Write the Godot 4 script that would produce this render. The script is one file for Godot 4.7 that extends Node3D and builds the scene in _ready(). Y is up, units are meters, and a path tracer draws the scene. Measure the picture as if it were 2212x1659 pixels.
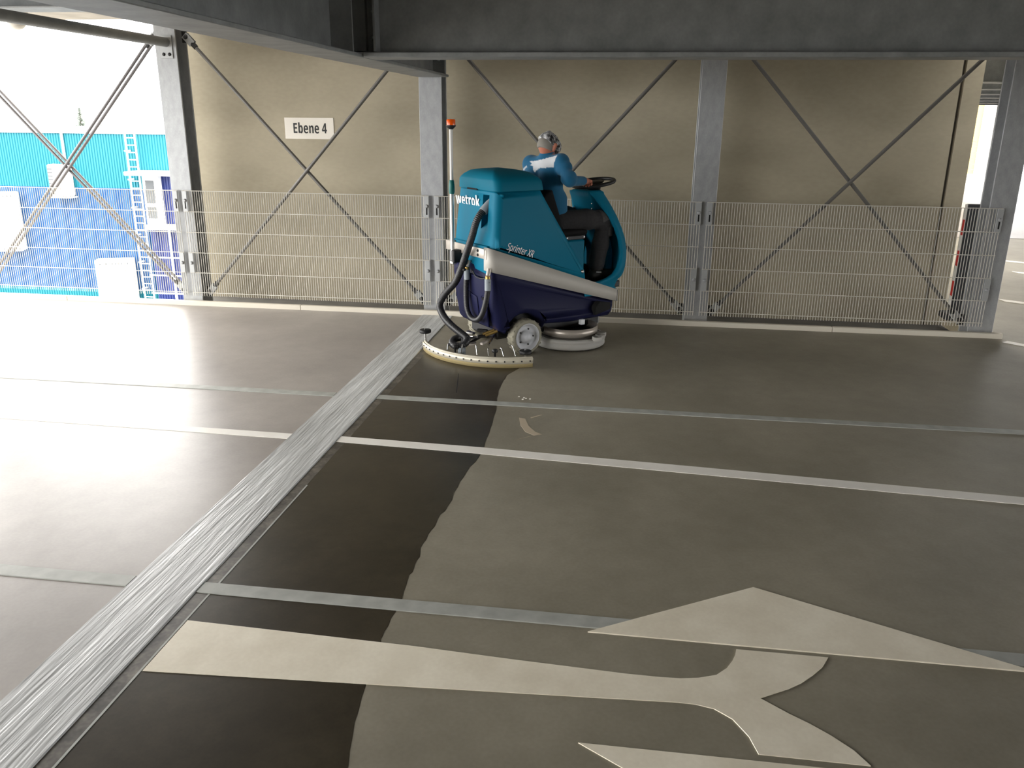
extends Node3D

# ------------------------------------------------------------------ helpers
var mats := {}
var taken := {}

func numbered(called: String) -> String:
	if not taken.has(called):
		taken[called] = 0
		return called
	taken[called] += 1
	return "%s_%03d" % [called, taken[called]]

func tag(o: Node, label := "", category := "", group := "", kind := "") -> Node:
	if label: o.set_meta("label", label)
	if category: o.set_meta("category", category)
	if group: o.set_meta("group", group)
	if kind: o.set_meta("kind", kind)
	return o

func thing(called: String, label: String, category: String, at := Vector3.ZERO, turn := 0.0, group := "") -> Node3D:
	var o := Node3D.new()
	o.name = numbered(called)
	add_child(o)
	o.position = at
	o.rotation.y = turn
	tag(o, label, category, group)
	return o

func structure(called: String, label := "", category := "") -> Node3D:
	var o := Node3D.new()
	o.name = called
	add_child(o)
	tag(o, label, category, "", "structure")
	return o

func S() -> SurfaceTool:
	var st := SurfaceTool.new()
	st.begin(Mesh.PRIMITIVE_TRIANGLES)
	return st

func made(st: SurfaceTool) -> ArrayMesh:
	st.generate_normals()
	return st.commit()

func part(called: String, mesh: Mesh, m: Material, parent: Node, at := Transform3D(), label := "") -> MeshInstance3D:
	var o := MeshInstance3D.new()
	o.mesh = mesh
	o.material_override = m
	o.name = called
	o.transform = at
	parent.add_child(o, true)
	if label: o.set_meta("label", label)
	return o

func P(called: String, st: SurfaceTool, m: Material, parent: Node, label := "") -> MeshInstance3D:
	return part(called, made(st), m, parent, Transform3D(), label)

# a convex face, turned away from centre c
func face(st: SurfaceTool, pts: Array, c: Vector3, smooth := -1) -> void:
	st.set_smooth_group(smooth)
	var mid := Vector3.ZERO
	for p in pts: mid += p
	mid /= pts.size()
	var n := Vector3.ZERO
	for i in pts.size():
		var a: Vector3 = pts[i] - mid
		var b: Vector3 = pts[(i + 1) % pts.size()] - mid
		n += a.cross(b)
	var rev := n.dot(mid - c) > 0.0
	for i in range(1, pts.size() - 1):
		if rev:
			st.add_vertex(pts[0]); st.add_vertex(pts[i + 1]); st.add_vertex(pts[i])
		else:
			st.add_vertex(pts[0]); st.add_vertex(pts[i]); st.add_vertex(pts[i + 1])

# chamfered box: T places its centre, c is the chamfer
func box(st: SurfaceTool, T: Transform3D, size: Vector3, c := 0.0) -> void:
	var h := size * 0.5
	c = minf(c, minf(h.x, minf(h.y, h.z)) * 0.9)
	var o := T.origin
	if c <= 0.0:
		for ax in 3:
			for s in [-1.0, 1.0]:
				var pts := []
				for q in [[-1, -1], [1, -1], [1, 1], [-1, 1]]:
					var v := Vector3.ZERO
					v[ax] = s * h[ax]
					v[(ax + 1) % 3] = q[0] * h[(ax + 1) % 3]
					v[(ax + 2) % 3] = q[1] * h[(ax + 2) % 3]
					pts.append(T * v)
				face(st, pts, o)
		return
	var k := func(s: Array, ax: int) -> Vector3:
		var v := Vector3.ZERO
		for i in 3: v[i] = s[i] * (h[i] - (0.0 if i == ax else c))
		return T * v
	for ax in 3:
		var a1 := (ax + 1) % 3
		var a2 := (ax + 2) % 3
		for s in [-1, 1]:
			var pts := []
			for q in [[-1, -1], [1, -1], [1, 1], [-1, 1]]:
				var g := [0, 0, 0]
				g[ax] = s; g[a1] = q[0]; g[a2] = q[1]
				pts.append(k.call(g, ax))
			face(st, pts, o)
		for q in [[-1, -1], [1, -1], [1, 1], [-1, 1]]:
			var g1 := [0, 0, 0]
			g1[ax] = -1; g1[a1] = q[0]; g1[a2] = q[1]
			var g2 := g1.duplicate()
			g2[ax] = 1
			face(st, [k.call(g1, a1), k.call(g2, a1), k.call(g2, a2), k.call(g1, a2)], o)
	for x in [-1, 1]:
		for y in [-1, 1]:
			for z in [-1, 1]:
				face(st, [k.call([x, y, z], 0), k.call([x, y, z], 1), k.call([x, y, z], 2)], o)

func at(x: float, y: float, z: float) -> Transform3D:
	return Transform3D(Basis(), Vector3(x, y, z))

func bx(x0: float, x1: float, y0: float, y1: float, z0: float, z1: float, c := 0.0) -> SurfaceTool:
	var st := S()
	box(st, at((x0 + x1) / 2, (y0 + y1) / 2, (z0 + z1) / 2), Vector3(x1 - x0, y1 - y0, z1 - z0), c)
	return st

# triangles of a closed surface, turned outwards as a whole
func emit(st: SurfaceTool, tris: PackedVector3Array, smooth := 0) -> void:
	var vol := 0.0
	var o := tris[0]
	for i in range(0, tris.size(), 3):
		vol += (tris[i] - o).cross(tris[i + 1] - o).dot(tris[i + 2] - o)
	st.set_smooth_group(smooth)
	for i in range(0, tris.size(), 3):
		if vol > 0.0:
			st.add_vertex(tris[i]); st.add_vertex(tris[i + 2]); st.add_vertex(tris[i + 1])
		else:
			st.add_vertex(tris[i]); st.add_vertex(tris[i + 1]); st.add_vertex(tris[i + 2])

# rings of equal length joined into a skin; ends closed with fans
func loft(st: SurfaceTool, rings: Array, caps := true, wrap := false) -> void:
	var side := PackedVector3Array()
	var n: int = rings[0].size()
	var m := rings.size()
	for i in (m if wrap else m - 1):
		var A: Array = rings[i]
		var B: Array = rings[(i + 1) % m]
		for j in n:
			var j2 := (j + 1) % n
			side.append_array([A[j], A[j2], B[j2], A[j], B[j2], B[j]])
	var lid := PackedVector3Array()
	if caps and not wrap:
		for e in [[rings[0], true], [rings[m - 1], false]]:
			var R: Array = e[0]
			var mid := Vector3.ZERO
			for p in R: mid += p
			mid /= n
			for j in n:
				var j2 := (j + 1) % n
				if e[1]: lid.append_array([mid, R[j2], R[j]])
				else: lid.append_array([mid, R[j], R[j2]])
	# one orientation for both
	var all := side.duplicate()
	all.append_array(lid)
	var vol := 0.0
	var o := all[0]
	for i in range(0, all.size(), 3):
		vol += (all[i] - o).cross(all[i + 1] - o).dot(all[i + 2] - o)
	for pair in [[side, 0], [lid, -1]]:
		st.set_smooth_group(pair[1])
		var t: PackedVector3Array = pair[0]
		for i in range(0, t.size(), 3):
			st.add_vertex(t[i])
			st.add_vertex(t[i + 2] if vol > 0.0 else t[i + 1])
			st.add_vertex(t[i + 1] if vol > 0.0 else t[i + 2])

func circle(n: int, r: float, T: Transform3D) -> Array:
	var out := []
	for i in n:
		var a := TAU * i / n
		out.append(T * Vector3(cos(a) * r, 0, sin(a) * r))
	return out

# profile of [radius, height] turned about T's y axis
func lathe(st: SurfaceTool, prof: Array, T: Transform3D, n := 24, wrap := false) -> void:
	var rings := []
	for p in prof:
		rings.append(circle(n, maxf(p[0], 0.0002), T.translated_local(Vector3(0, p[1], 0))))
	loft(st, rings, true, wrap)

func frame(dir: Vector3) -> Basis:
	var y := dir.normalized()
	var x := (Vector3.UP if absf(y.y) < 0.9 else Vector3.RIGHT).cross(y).normalized()
	return Basis(x, y, x.cross(y))

func rod(st: SurfaceTool, a: Vector3, b: Vector3, r: float, n := 10) -> void:
	var B := frame(b - a)
	loft(st, [circle(n, r, Transform3D(B, a)), circle(n, r, Transform3D(B, b))])

func sweep(st: SurfaceTool, pts: Array, radii, n := 12) -> void:
	var rings := []
	var x := Vector3.ZERO
	for i in pts.size():
		var d: Vector3 = (pts[mini(i + 1, pts.size() - 1)] - pts[maxi(i - 1, 0)]).normalized()
		if i == 0: x = frame(d).x
		x = (x - d * x.dot(d)).normalized()
		var r: float = radii[i] if radii is Array else radii
		rings.append(circle(n, r, Transform3D(Basis(x, d, x.cross(d)), pts[i])))
	loft(st, rings)

func spline(pts: Array, step: float) -> Array:
	var c := Curve3D.new()
	for i in pts.size():
		var t: Vector3 = (pts[mini(i + 1, pts.size() - 1)] - pts[maxi(i - 1, 0)]) / 6.0
		c.add_point(pts[i], -t, t)
	c.bake_interval = step * 0.5
	var L := c.get_baked_length()
	var out := []
	var k := int(L / step)
	for i in k + 1:
		out.append(c.sample_baked(L * i / k, true))
	return out

func corrugated(st: SurfaceTool, pts: Array, r: float, pitch: float, depth: float, n := 12) -> void:
	var p := spline(pts, pitch / 3.0)
	var rr := []
	for i in p.size(): rr.append(r - (depth if i % 3 == 0 else 0.0))
	sweep(st, p, rr, n)

# flat polygon (x, z) on the ground as a thin plate from y0 to y1
func plate(poly: Array, y0: float, y1: float) -> SurfaceTool:
	var st := S()
	prism(st, poly, y0, y1, func(p: Vector2, d: float) -> Vector3: return Vector3(p.x, d, p.y))
	return st

# polygon pushed from d0 to d1 with rounded rims; put(p, d) places it
func prism(st: SurfaceTool, poly: Array, d0: float, d1: float, put: Callable, bevel := 0.0, segs := 4, ends := 3) -> void:
	var pv := PackedVector2Array(poly)
	if Geometry2D.is_polygon_clockwise(pv): pv.reverse()
	var n := pv.size()
	var nrm := []
	for i in n:
		var e1 := (pv[i] - pv[(i + n - 1) % n]).normalized()
		var e2 := (pv[(i + 1) % n] - pv[i]).normalized()
		var n1 := Vector2(-e1.y, e1.x)
		var n2 := Vector2(-e2.y, e2.x)
		nrm.append((n1 + n2) / maxf(0.35, 1.0 + n1.dot(n2)))
	var levels := []
	if bevel <= 0.0:
		levels = [[0.0, d0], [0.0, d1]]
	else:
		if ends & 1:
			for i in segs + 1:
				var a := PI / 2 * i / segs
				levels.append([bevel * (1.0 - sin(a)), d0 + bevel * (1.0 - cos(a))])
		else: levels.append([0.0, d0])
		if ends & 2:
			for i in segs + 1:
				var a := PI / 2 * (segs - i) / segs
				levels.append([bevel * (1.0 - sin(a)), d1 - bevel * (1.0 - cos(a))])
		else: levels.append([0.0, d1])
	var rings := []
	for l in levels:
		var R := []
		for i in n: R.append([pv[i] + nrm[i] * l[0], l[1]])
		rings.append(R)
	var side := PackedVector3Array()
	for i in rings.size() - 1:
		for j in n:
			var j2 := (j + 1) % n
			var a: Vector3 = put.call(rings[i][j][0], rings[i][j][1])
			var b: Vector3 = put.call(rings[i][j2][0], rings[i][j2][1])
			var c: Vector3 = put.call(rings[i + 1][j2][0], rings[i + 1][j2][1])
			var d: Vector3 = put.call(rings[i + 1][j][0], rings[i + 1][j][1])
			side.append_array([a, b, c, a, c, d])
	var caps := PackedVector3Array()
	var flat_caps := PackedVector3Array()
	for e in [[rings[0], false, 1], [rings[-1], true, 2]]:
		var ix := Geometry2D.triangulate_polygon(pv)
		for t in range(0, ix.size(), 3):
			var v := []
			for w in 3: v.append(put.call(e[0][ix[t + w]][0], e[0][ix[t + w]][1]))
			var ccw := (pv[ix[t + 1]] - pv[ix[t]]).cross(pv[ix[t + 2]] - pv[ix[t]]) > 0.0
			var three := PackedVector3Array([v[0], v[1], v[2]] if ccw == e[1] else [v[0], v[2], v[1]])
			if ends & e[2]: caps.append_array(three)
			else: flat_caps.append_array(three)
	var all := side.duplicate()
	all.append_array(caps)
	all.append_array(flat_caps)
	var vol := 0.0
	var o := all[0]
	for i in range(0, all.size(), 3):
		vol += (all[i] - o).cross(all[i + 1] - o).dot(all[i + 2] - o)
	for pair in [[side, 0 if bevel > 0.0 else -1], [caps, 0 if bevel > 0.0 else -1], [flat_caps, -1]]:
		st.set_smooth_group(pair[1])
		var t: PackedVector3Array = pair[0]
		for i in range(0, t.size(), 3):
			st.add_vertex(t[i])
			st.add_vertex(t[i + 2] if vol > 0.0 else t[i + 1])
			st.add_vertex(t[i + 1] if vol > 0.0 else t[i + 2])

# ------------------------------------------------------------------ materials
func grey_noise(size: int, freq: float, seed_: int, oct := 4) -> PackedByteArray:
	var f := FastNoiseLite.new()
	f.seed = seed_
	f.frequency = freq
	f.fractal_octaves = oct
	var im := f.get_seamless_image(size, size, false, false, 0.15, true)
	im.convert(Image.FORMAT_L8)
	return im.get_data()

# layers: [freq, octaves, weight]; colour runs from a to b
func tex(size: int, layers: Array, a: Color, b: Color, seed_ := 1, contrast := 1.0, stretch := Vector2i(1, 1)) -> ImageTexture:
	var out := PackedByteArray()
	out.resize(size * size * 3)
	var src := []
	var tot := 0.0
	for i in layers.size():
		src.append(grey_noise(size, layers[i][0], seed_ + 17 * i, layers[i][1]))
		tot += layers[i][2]
	for y in size:
		for x in size:
			var t := 0.0
			var k: int = ((y * stretch.y) % size) * size + (x * stretch.x) % size
			for i in layers.size():
				t += src[i][k] / 255.0 * layers[i][2]
			t = clampf((t / tot - 0.5) * contrast + 0.5, 0.0, 1.0)
			var o := (y * size + x) * 3
			out[o] = int(255.0 * lerpf(a.r, b.r, t))
			out[o + 1] = int(255.0 * lerpf(a.g, b.g, t))
			out[o + 2] = int(255.0 * lerpf(a.b, b.b, t))
	return ImageTexture.create_from_image(Image.create_from_data(size, size, false, Image.FORMAT_RGB8, out))

func c8(r: int, g: int, b: int) -> Color:
	return Color(r / 255.0, g / 255.0, b / 255.0)

func mat(called: String, c: Color, rough := 0.6, metal := 0.0) -> StandardMaterial3D:
	var m := StandardMaterial3D.new()
	m.resource_name = called
	m.albedo_color = c
	m.roughness = rough
	m.metallic = metal
	mats[called] = m
	return m

func textured(called: String, t: Texture2D, scale: Vector3, rough := 0.6, metal := 0.0, world := true) -> StandardMaterial3D:
	var m := mat(called, Color.WHITE, rough, metal)
	m.albedo_texture = t
	m.uv1_triplanar = true
	m.uv1_world_triplanar = world
	m.uv1_scale = scale
	return m

func relief(m: StandardMaterial3D, t: Texture2D, depth: float) -> void:
	m.heightmap_enabled = true
	m.heightmap_texture = t
	m.heightmap_scale = depth

func make_materials() -> void:
	var fine := tex(512, [[0.09, 3, 1.0]], Color.BLACK, Color.WHITE, 5)
	var m: StandardMaterial3D
	textured("wall_concrete", tex(512, [[0.005, 3, 1.0], [0.012, 3, 0.5], [0.15, 3, 0.35]], c8(146, 138, 119), c8(188, 179, 157), 3, 1.0), Vector3(0.16, 0.3, 0.16), 0.85)
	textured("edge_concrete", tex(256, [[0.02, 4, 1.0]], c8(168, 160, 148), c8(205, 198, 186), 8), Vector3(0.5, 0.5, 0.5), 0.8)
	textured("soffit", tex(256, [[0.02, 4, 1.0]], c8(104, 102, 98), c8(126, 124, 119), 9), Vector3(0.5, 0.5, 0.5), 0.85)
	m = textured("floor_clean", tex(1024, [[0.004, 5, 1.0], [0.03, 3, 0.35], [0.2, 2, 0.35]], c8(124, 118, 103), c8(158, 152, 136), 21, 1.2), Vector3(0.23, 0.23, 0.23), 0.46)
	relief(m, fine, 0.03)
	m = textured("floor_dusty", tex(1024, [[0.004, 5, 1.0], [0.03, 3, 0.3], [0.2, 2, 0.3]], c8(136, 130, 125), c8(168, 162, 156), 22, 1.2), Vector3(0.23, 0.23, 0.23), 0.37)
	relief(m, fine, 0.006)
	m = textured("floor_wet", tex(1024, [[0.006, 5, 1.0], [0.03, 3, 0.5], [0.15, 2, 0.4]], c8(46, 40, 28), c8(66, 59, 45), 23, 1.6), Vector3(0.4, 0.4, 0.4), 0.32)
	m.metallic_specular = 0.4
	relief(m, fine, 0.02)
	m = textured("joint_coat", tex(512, [[0.012, 4, 1.0], [0.1, 3, 0.5]], c8(160, 162, 162), c8(222, 224, 224), 24, 1.4, Vector2i(1, 1)), Vector3(2.2, 1.0, 0.12), 0.34)
	relief(m, tex(512, [[0.05, 3, 1.0], [0.01, 3, 2.0]], Color.BLACK, Color.WHITE, 31), 0.35)
	m = textured("joint_grey", tex(256, [[0.03, 4, 1.0]], c8(150, 152, 146), c8(178, 180, 174), 25), Vector3(1.1, 1.1, 1.1), 0.5)
	textured("joint_dirt", tex(256, [[0.03, 4, 1.0], [0.2, 2, 0.5]], c8(44, 40, 34), c8(116, 110, 100), 26, 2.2), Vector3(0.9, 0.9, 0.9), 0.4)
	textured("line_paint", tex(512, [[0.01, 5, 1.0], [0.15, 3, 0.3]], c8(226, 217, 196), c8(246, 239, 220), 27, 1.4), Vector3(0.6, 0.6, 0.6), 0.5)
	textured("line_white", tex(256, [[0.02, 4, 1.0]], c8(232, 228, 219), c8(246, 243, 236), 28), Vector3(0.6, 0.6, 0.6), 0.5)
	textured("galvanized", tex(512, [[0.02, 4, 1.0], [0.12, 2, 0.5]], c8(146, 148, 150), c8(172, 174, 175), 29, 1.0), Vector3(1.4, 0.7, 1.4), 0.5, 0.25)
	textured("beam_steel", tex(512, [[0.012, 4, 1.0], [0.1, 2, 0.3]], c8(124, 127, 127), c8(156, 158, 158), 30, 1.1), Vector3(0.7, 0.7, 0.7), 0.55, 0.2)
	mat("rod_steel", c8(104, 102, 98), 0.5, 0.4)
	mat("rod_bright", c8(112, 109, 110), 0.5, 0.2)
	mat("zinc_plate", c8(166, 168, 168), 0.5, 0.25)
	mat("dark_steel", c8(46, 46, 46), 0.55, 0.3)
	mat("wire", c8(198, 195, 186), 0.5, 0.1)
	mat("kerb_paint", c8(212, 205, 190), 0.7)
	mat("black_hole", c8(18, 18, 18), 0.9)
	m = mat("teal", c8(8, 108, 136), 0.5)
	m.metallic_specular = 0.22
	m = mat("teal_lid", c8(6, 104, 128), 0.55)
	m.metallic_specular = 0.22
	m = mat("navy", c8(30, 32, 62), 0.45)
	m.metallic_specular = 0.2
	mat("band_grey", c8(186, 182, 174), 0.6)
	mat("rubber", c8(24, 24, 25), 0.55)
	m = mat("seat_black", c8(22, 22, 22), 0.75)
	m.metallic_specular = 0.25
	mat("hose", c8(40, 40, 42), 0.42)
	mat("cuff", c8(142, 150, 156), 0.5)
	mat("alloy", c8(198, 198, 196), 0.35, 0.5)
	mat("bracket_steel", c8(206, 198, 188), 0.4, 0.4)
	mat("chrome", c8(210, 210, 210), 0.15, 1.0)
	mat("brass", c8(190, 160, 96), 0.3, 0.9)
	mat("tyre", c8(142, 138, 122), 0.8)
	mat("wheel_rim", c8(198, 200, 204), 0.5)
	mat("squeegee_bar", c8(206, 200, 182), 0.45, 0.2)
	mat("squeegee_rubber", c8(168, 152, 110), 0.5)
	mat("skirt", c8(168, 166, 160), 0.6)
	mat("skirt_metal", c8(178, 170, 160), 0.4, 0.5)
	mat("deck_dark", c8(58, 54, 48), 0.7)
	mat("red_wheel", c8(104, 28, 24), 0.5)
	mat("pole_white", c8(214, 212, 208), 0.4)
	m = mat("beacon", c8(255, 98, 10), 0.25)
	m.backlight_enabled = true
	m.backlight = c8(120, 40, 4)
	mat("green_collar", c8(16, 108, 104), 0.45)
	mat("white_print", c8(236, 238, 240), 0.5)
	mat("black_print", c8(24, 24, 24), 0.6)
	mat("sign_white", c8(232, 226, 214), 0.45)
	m = mat("skin", c8(176, 108, 84), 0.55)
	m.subsurf_scatter_enabled = true
	m.subsurf_scatter_strength = 0.1
	m = mat("shirt", Color.WHITE, 0.85)
	m.vertex_color_use_as_albedo = true
	m.rim_enabled = true
	m.rim = 0.25
	textured("trousers", tex(256, [[0.05, 4, 1.0]], c8(34, 33, 35), c8(52, 51, 52), 41), Vector3(3, 3, 3), 0.9, 0.0, false)
	textured("trouser_patch", tex(256, [[0.05, 4, 1.0]], c8(58, 56, 56), c8(74, 72, 71), 42), Vector3(3, 3, 3), 0.9, 0.0, false)
	mat("shoe", c8(30, 28, 26), 0.7)
	textured("bandana", tex(256, [[0.03, 3, 1.0], [0.12, 2, 0.3]], c8(20, 20, 20), c8(226, 226, 226), 43, 3.4), Vector3(2.4, 2.4, 2.4), 0.85, 0.0, false)
	mat("hair", c8(132, 128, 120), 0.8)
	mat("eye", c8(30, 26, 24), 0.2)
	mat("cladding_light", c8(2, 100, 114), 0.6)
	mat("cladding_blue", c8(0, 66, 116), 0.7)
	mat("cladding_deep", c8(12, 32, 92), 0.5)
	mat("white_metal", c8(226, 228, 230), 0.5)
	mat("pale_grey", c8(176, 178, 178), 0.6)
	mat("vent_slot", c8(70, 73, 76), 0.6)
	mat("needles", c8(178, 186, 178), 0.9)
	mat("bark", c8(120, 108, 92), 0.9)
	textured("asphalt", tex(256, [[0.03, 4, 1.0]], c8(120, 120, 118), c8(146, 146, 142), 44), Vector3(0.1, 0.1, 0.1), 0.9)
	mat("yellow_render", c8(216, 176, 96), 0.85)
	mat("rail_white", c8(206, 206, 204), 0.5)
	mat("warning_red", c8(206, 40, 34), 0.5)
	mat("warning_white", c8(224, 222, 216), 0.5)
	mat("panel_dark", c8(44, 45, 47), 0.6)
	mat("lamp_white", c8(222, 218, 208), 0.5)
	mat("dust", c8(184, 170, 148), 0.7)

func M(k: String) -> Material:
	return mats[k]

# ------------------------------------------------------------------ scene
const COL := [-6.827, -4.345, -1.843, 0.652, 3.155]   # column centres along the wall
const BAY := 2.493
const SLAB := 2.65                                       # underside of the deck above

func _ready() -> void:
	var cam := Camera3D.new()
	cam.name = "camera"
	cam.position = Vector3(0, 1.801, 7.706)
	cam.rotation = Vector3(deg_to_rad(-17.753), deg_to_rad(7.894), deg_to_rad(0.548))
	cam.fov = 49.73
	cam.near = 0.05
	cam.far = 500.0
	add_child(cam)
	cam.current = true
	var sky_mat := ProceduralSkyMaterial.new()
	sky_mat.sky_top_color = Color(1.0, 0.985, 0.965)
	sky_mat.sky_horizon_color = Color(1.0, 1.0, 1.0)
	sky_mat.ground_horizon_color = Color(0.9, 0.9, 0.9)
	sky_mat.ground_bottom_color = Color(0.6, 0.6, 0.6)
	sky_mat.sky_energy_multiplier = 1.0
	var sky := Sky.new()
	sky.sky_material = sky_mat
	var env := Environment.new()
	env.background_mode = Environment.BG_SKY
	env.sky = sky
	env.ambient_light_source = Environment.AMBIENT_SOURCE_SKY
	env.tonemap_mode = Environment.TONE_MAPPER_LINEAR
	env.tonemap_exposure = 12.0
	env.sdfgi_enabled = true
	env.ssao_enabled = true
	env.ssil_enabled = true
	var we := WorldEnvironment.new()
	we.name = "environment"
	we.environment = env
	add_child(we)
	make_materials()
	build_deck()
	build_frame()
	build_fences()
	build_machine()
	build_driver()
	build_sign()
	build_outside()

func build_deck() -> void:
	# ---- floor: two coated slabs, the joint coat between them, the wet track and the paint on top
	var fl := structure("floor", "grey coated parking deck floor with painted markings and a wet cleaned track", "floor")
	P("floor_slab", bx(-7.2, -1.90, -0.3, 0.0, 0.10, 24.0), M("floor_dusty"), fl, "dry pale dusty floor left of the joint strip")
	P("floor_slab", bx(-1.90, 24.0, -0.3, 0.0, 0.10, 24.0), M("floor_clean"), fl, "dark grey coated floor right of the joint strip")
	P("floor_slab", bx(3.29, 24.0, -0.3, 0.0, -7.0, 0.10), M("floor_clean"), fl)
	P("floor_slab", bx(3.29, 24.0, -0.3, 0.004, -26.0, -7.0), M("floor_dusty"), fl)
	P("joint_strip", bx(-1.925, -1.628, -0.02, 0.006, 0.13, 16.9, 0.004), M("joint_coat"), fl, "silvery grey coated joint strip with brushed streaks")
	P("joint_edge", bx(-1.628, -1.572, -0.02, 0.0012, 1.2, 16.9), M("joint_dirt"), fl, "dark dirty edge along the joint strip")
	P("joint_sealant", bx(-1.574, -1.566, -0.02, 0.0022, 4.0, 16.9), M("joint_grey"), fl)
	for z in [2.535, 4.955]:
		var z1: float = z + 0.078
		P("joint_cover", bx(-7.1, -1.925, -0.02, 0.004, z, z1, 0.002), M("joint_grey"), fl)
		P("joint_cover", bx(-1.628, 16.0, -0.02, 0.004, z, z1, 0.002), M("joint_grey"), fl)
	var wet := [Vector2(-1.572, 1.45), Vector2(-1.33, 1.55), Vector2(-1.0, 1.66)]
	for q in [[-0.76, 1.70], [-0.842, 1.934], [-0.845, 2.14], [-0.833, 2.386], [-0.806, 2.628], [-0.791, 2.852], [-0.773, 3.116], [-0.766, 3.331], [-0.768, 3.483], [-0.796, 3.709], [-0.804, 3.892], [-0.809, 4.127], [-0.826, 4.255], [-0.83, 4.374], [-0.837, 4.503], [-0.823, 4.62], [-0.823, 4.719], [-0.827, 4.8], [-0.811, 4.949], [-0.812, 5.041], [-0.818, 5.172], [-0.808, 5.241], [-0.792, 5.477], [-0.772, 5.653], [-0.732, 5.828], [-0.74, 6.2], [-0.76, 6.8], [-0.75, 7.6]]:
		wet.append(Vector2(q[0], q[1]))
	wet.append(Vector2(-1.572, 7.6))
	# the edge wobbles a little between the points above
	var rng := RandomNumberGenerator.new()
	rng.seed = 11
	var wob := []
	for i in wet.size():
		wob.append(wet[i])
		if i > 3 and i < wet.size() - 2:
			for k in [0.33, 0.66]:
				wob.append(wet[i].lerp(wet[i + 1], k) + Vector2(rng.randf_range(-0.007, 0.007), 0))
	P("wet_track", plate(wob, -0.01, 0.0008), M("floor_wet"), fl, "dark wet track left by the scrubber dryer")
	# ---- paint
	P("painted_line", plate([Vector2(-7.0, 3.213), Vector2(-1.925, 3.322), Vector2(-1.925, 3.402), Vector2(-7.0, 3.293)], -0.01, 0.0026), M("line_white"), fl, "white parking line on the pale floor")
	P("painted_line", plate([Vector2(-1.628, 3.315), Vector2(-0.777, 3.351), Vector2(0.417, 3.436), Vector2(2.044, 3.564), Vector2(7.0, 3.95), Vector2(7.0, 4.045), Vector2(2.006, 3.654), Vector2(0.41, 3.534), Vector2(-0.78, 3.445), Vector2(-1.628, 3.403)], -0.01, 0.0026), M("line_white"), fl, "white parking line across the dark floor")
	var arrow := []
	for q in [[-1.562, 5.217], [-0.682, 5.243], [-0.339, 5.264], [0.06, 5.283], [0.182, 5.284], [0.25, 5.28], [0.31, 5.268], [0.371, 5.243], [0.41, 5.2], [0.434, 5.155], [0.447, 5.12], [0.455, 5.085], [0.771, 5.084], [0.738, 5.145], [0.693, 5.199], [0.65, 5.243], [0.603, 5.28], [0.502, 5.343], [0.581, 5.405], [0.64, 5.445], [0.693, 5.488], [0.748, 5.544], [0.782, 5.602], [0.462, 5.603], [0.443, 5.531], [0.402, 5.459], [0.348, 5.418], [0.29, 5.405], [0.231, 5.404], [0.141, 5.41], [-0.314, 5.439], [-1.562, 5.518]]:
		arrow.append(Vector2(q[0], q[1]))
	P("painted_arrow_stem", plate(arrow, -0.01, 0.003), M("line_paint"), fl, "forked stem of the painted direction arrow")
	P("painted_arrow_head", plate([Vector2(0.57, 4.653), Vector2(1.47, 5.062), Vector2(-0.076, 5.061)], -0.01, 0.0052), M("line_paint"), fl, "painted arrow head pointing towards the wall")
	P("painted_arrow_head", plate([Vector2(0.57, 6.035), Vector2(1.47, 5.626), Vector2(-0.074, 5.636)], -0.01, 0.003), M("line_paint"), fl, "painted arrow head pointing towards the viewer")
	# bay lines far right, beyond the last column
	for q in [[[5.107, -4.6], [5.14, -4.44], [7.2, -3.0], [7.2, -3.2]], [[3.965, -1.72], [3.98, -1.58], [6.6, 0.1], [6.6, -0.1]], [[4.87, -3.62], [4.9, -3.48], [7.0, -2.1], [7.0, -2.3]], [[3.24, 0.25], [3.3, 0.2], [6.3, 3.0], [6.2, 3.05]]]:
		var pl := []
		for v in q: pl.append(Vector2(v[0], v[1]))
		P("painted_line", plate(pl, -0.01, 0.0026), M("line_white"), fl)
	# pale dust smears left on the dry floor
	for sm in [[[-0.63, 2.82], [-0.59, 2.83], [-0.555, 2.95], [-0.50, 3.05], [-0.455, 3.085], [-0.50, 3.11], [-0.56, 3.06], [-0.605, 2.95]], [[-0.47, 3.09], [-0.52, 3.125], [-0.60, 3.2], [-0.53, 3.13]], [[-0.56, 2.80], [-0.50, 2.74], [-0.49, 2.745], [-0.555, 2.82]]]:
		var pl := []
		for v in sm: pl.append(Vector2(v[0], v[1]))
		P("dust_smear", plate(pl, -0.01, 0.0007), M("dust"), fl)
	P("floor_crack", plate([Vector2(-1.20, 1.95), Vector2(-1.196, 1.95), Vector2(-1.16, 2.15), Vector2(-1.118, 2.40), Vector2(-1.124, 2.40), Vector2(-1.168, 2.15)], -0.01, 0.0012), M("black_hole"), fl)
	for q in [[-0.692, 2.40], [-0.655, 2.415], [-0.64, 2.43], [-0.612, 2.436], [-0.66, 2.45]]:
		P("paint_chip", bx(q[0], q[0] + 0.012, -0.01, 0.002, q[1], q[1] + 0.014), M("line_white"), fl)
	# ---- kerb along the deck edge
	var kerb := structure("trim_1", "pale painted steel kerb angle along the deck edge", "trim")
	for i in 5:
		var x0: float = -7.2 if i == 0 else COL[i - 1] + 1.2
		var x1: float = 3.29 if i == 4 else COL[i] + 1.2
		P("kerb_piece", bx(x0 + 0.002, x1 - 0.002, -0.3, 0.045, 0.085, 0.13, 0.004), M("kerb_paint"), kerb)
	# ---- ceiling
	var ce := structure("ceiling", "dark underside of the parking deck above", "ceiling")
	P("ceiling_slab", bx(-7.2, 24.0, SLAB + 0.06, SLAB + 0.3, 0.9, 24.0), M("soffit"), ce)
	P("ceiling_slab", bx(3.6, 24.0, SLAB + 0.06, SLAB + 0.3, -26.0, 0.9), M("soffit"), ce)
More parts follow.
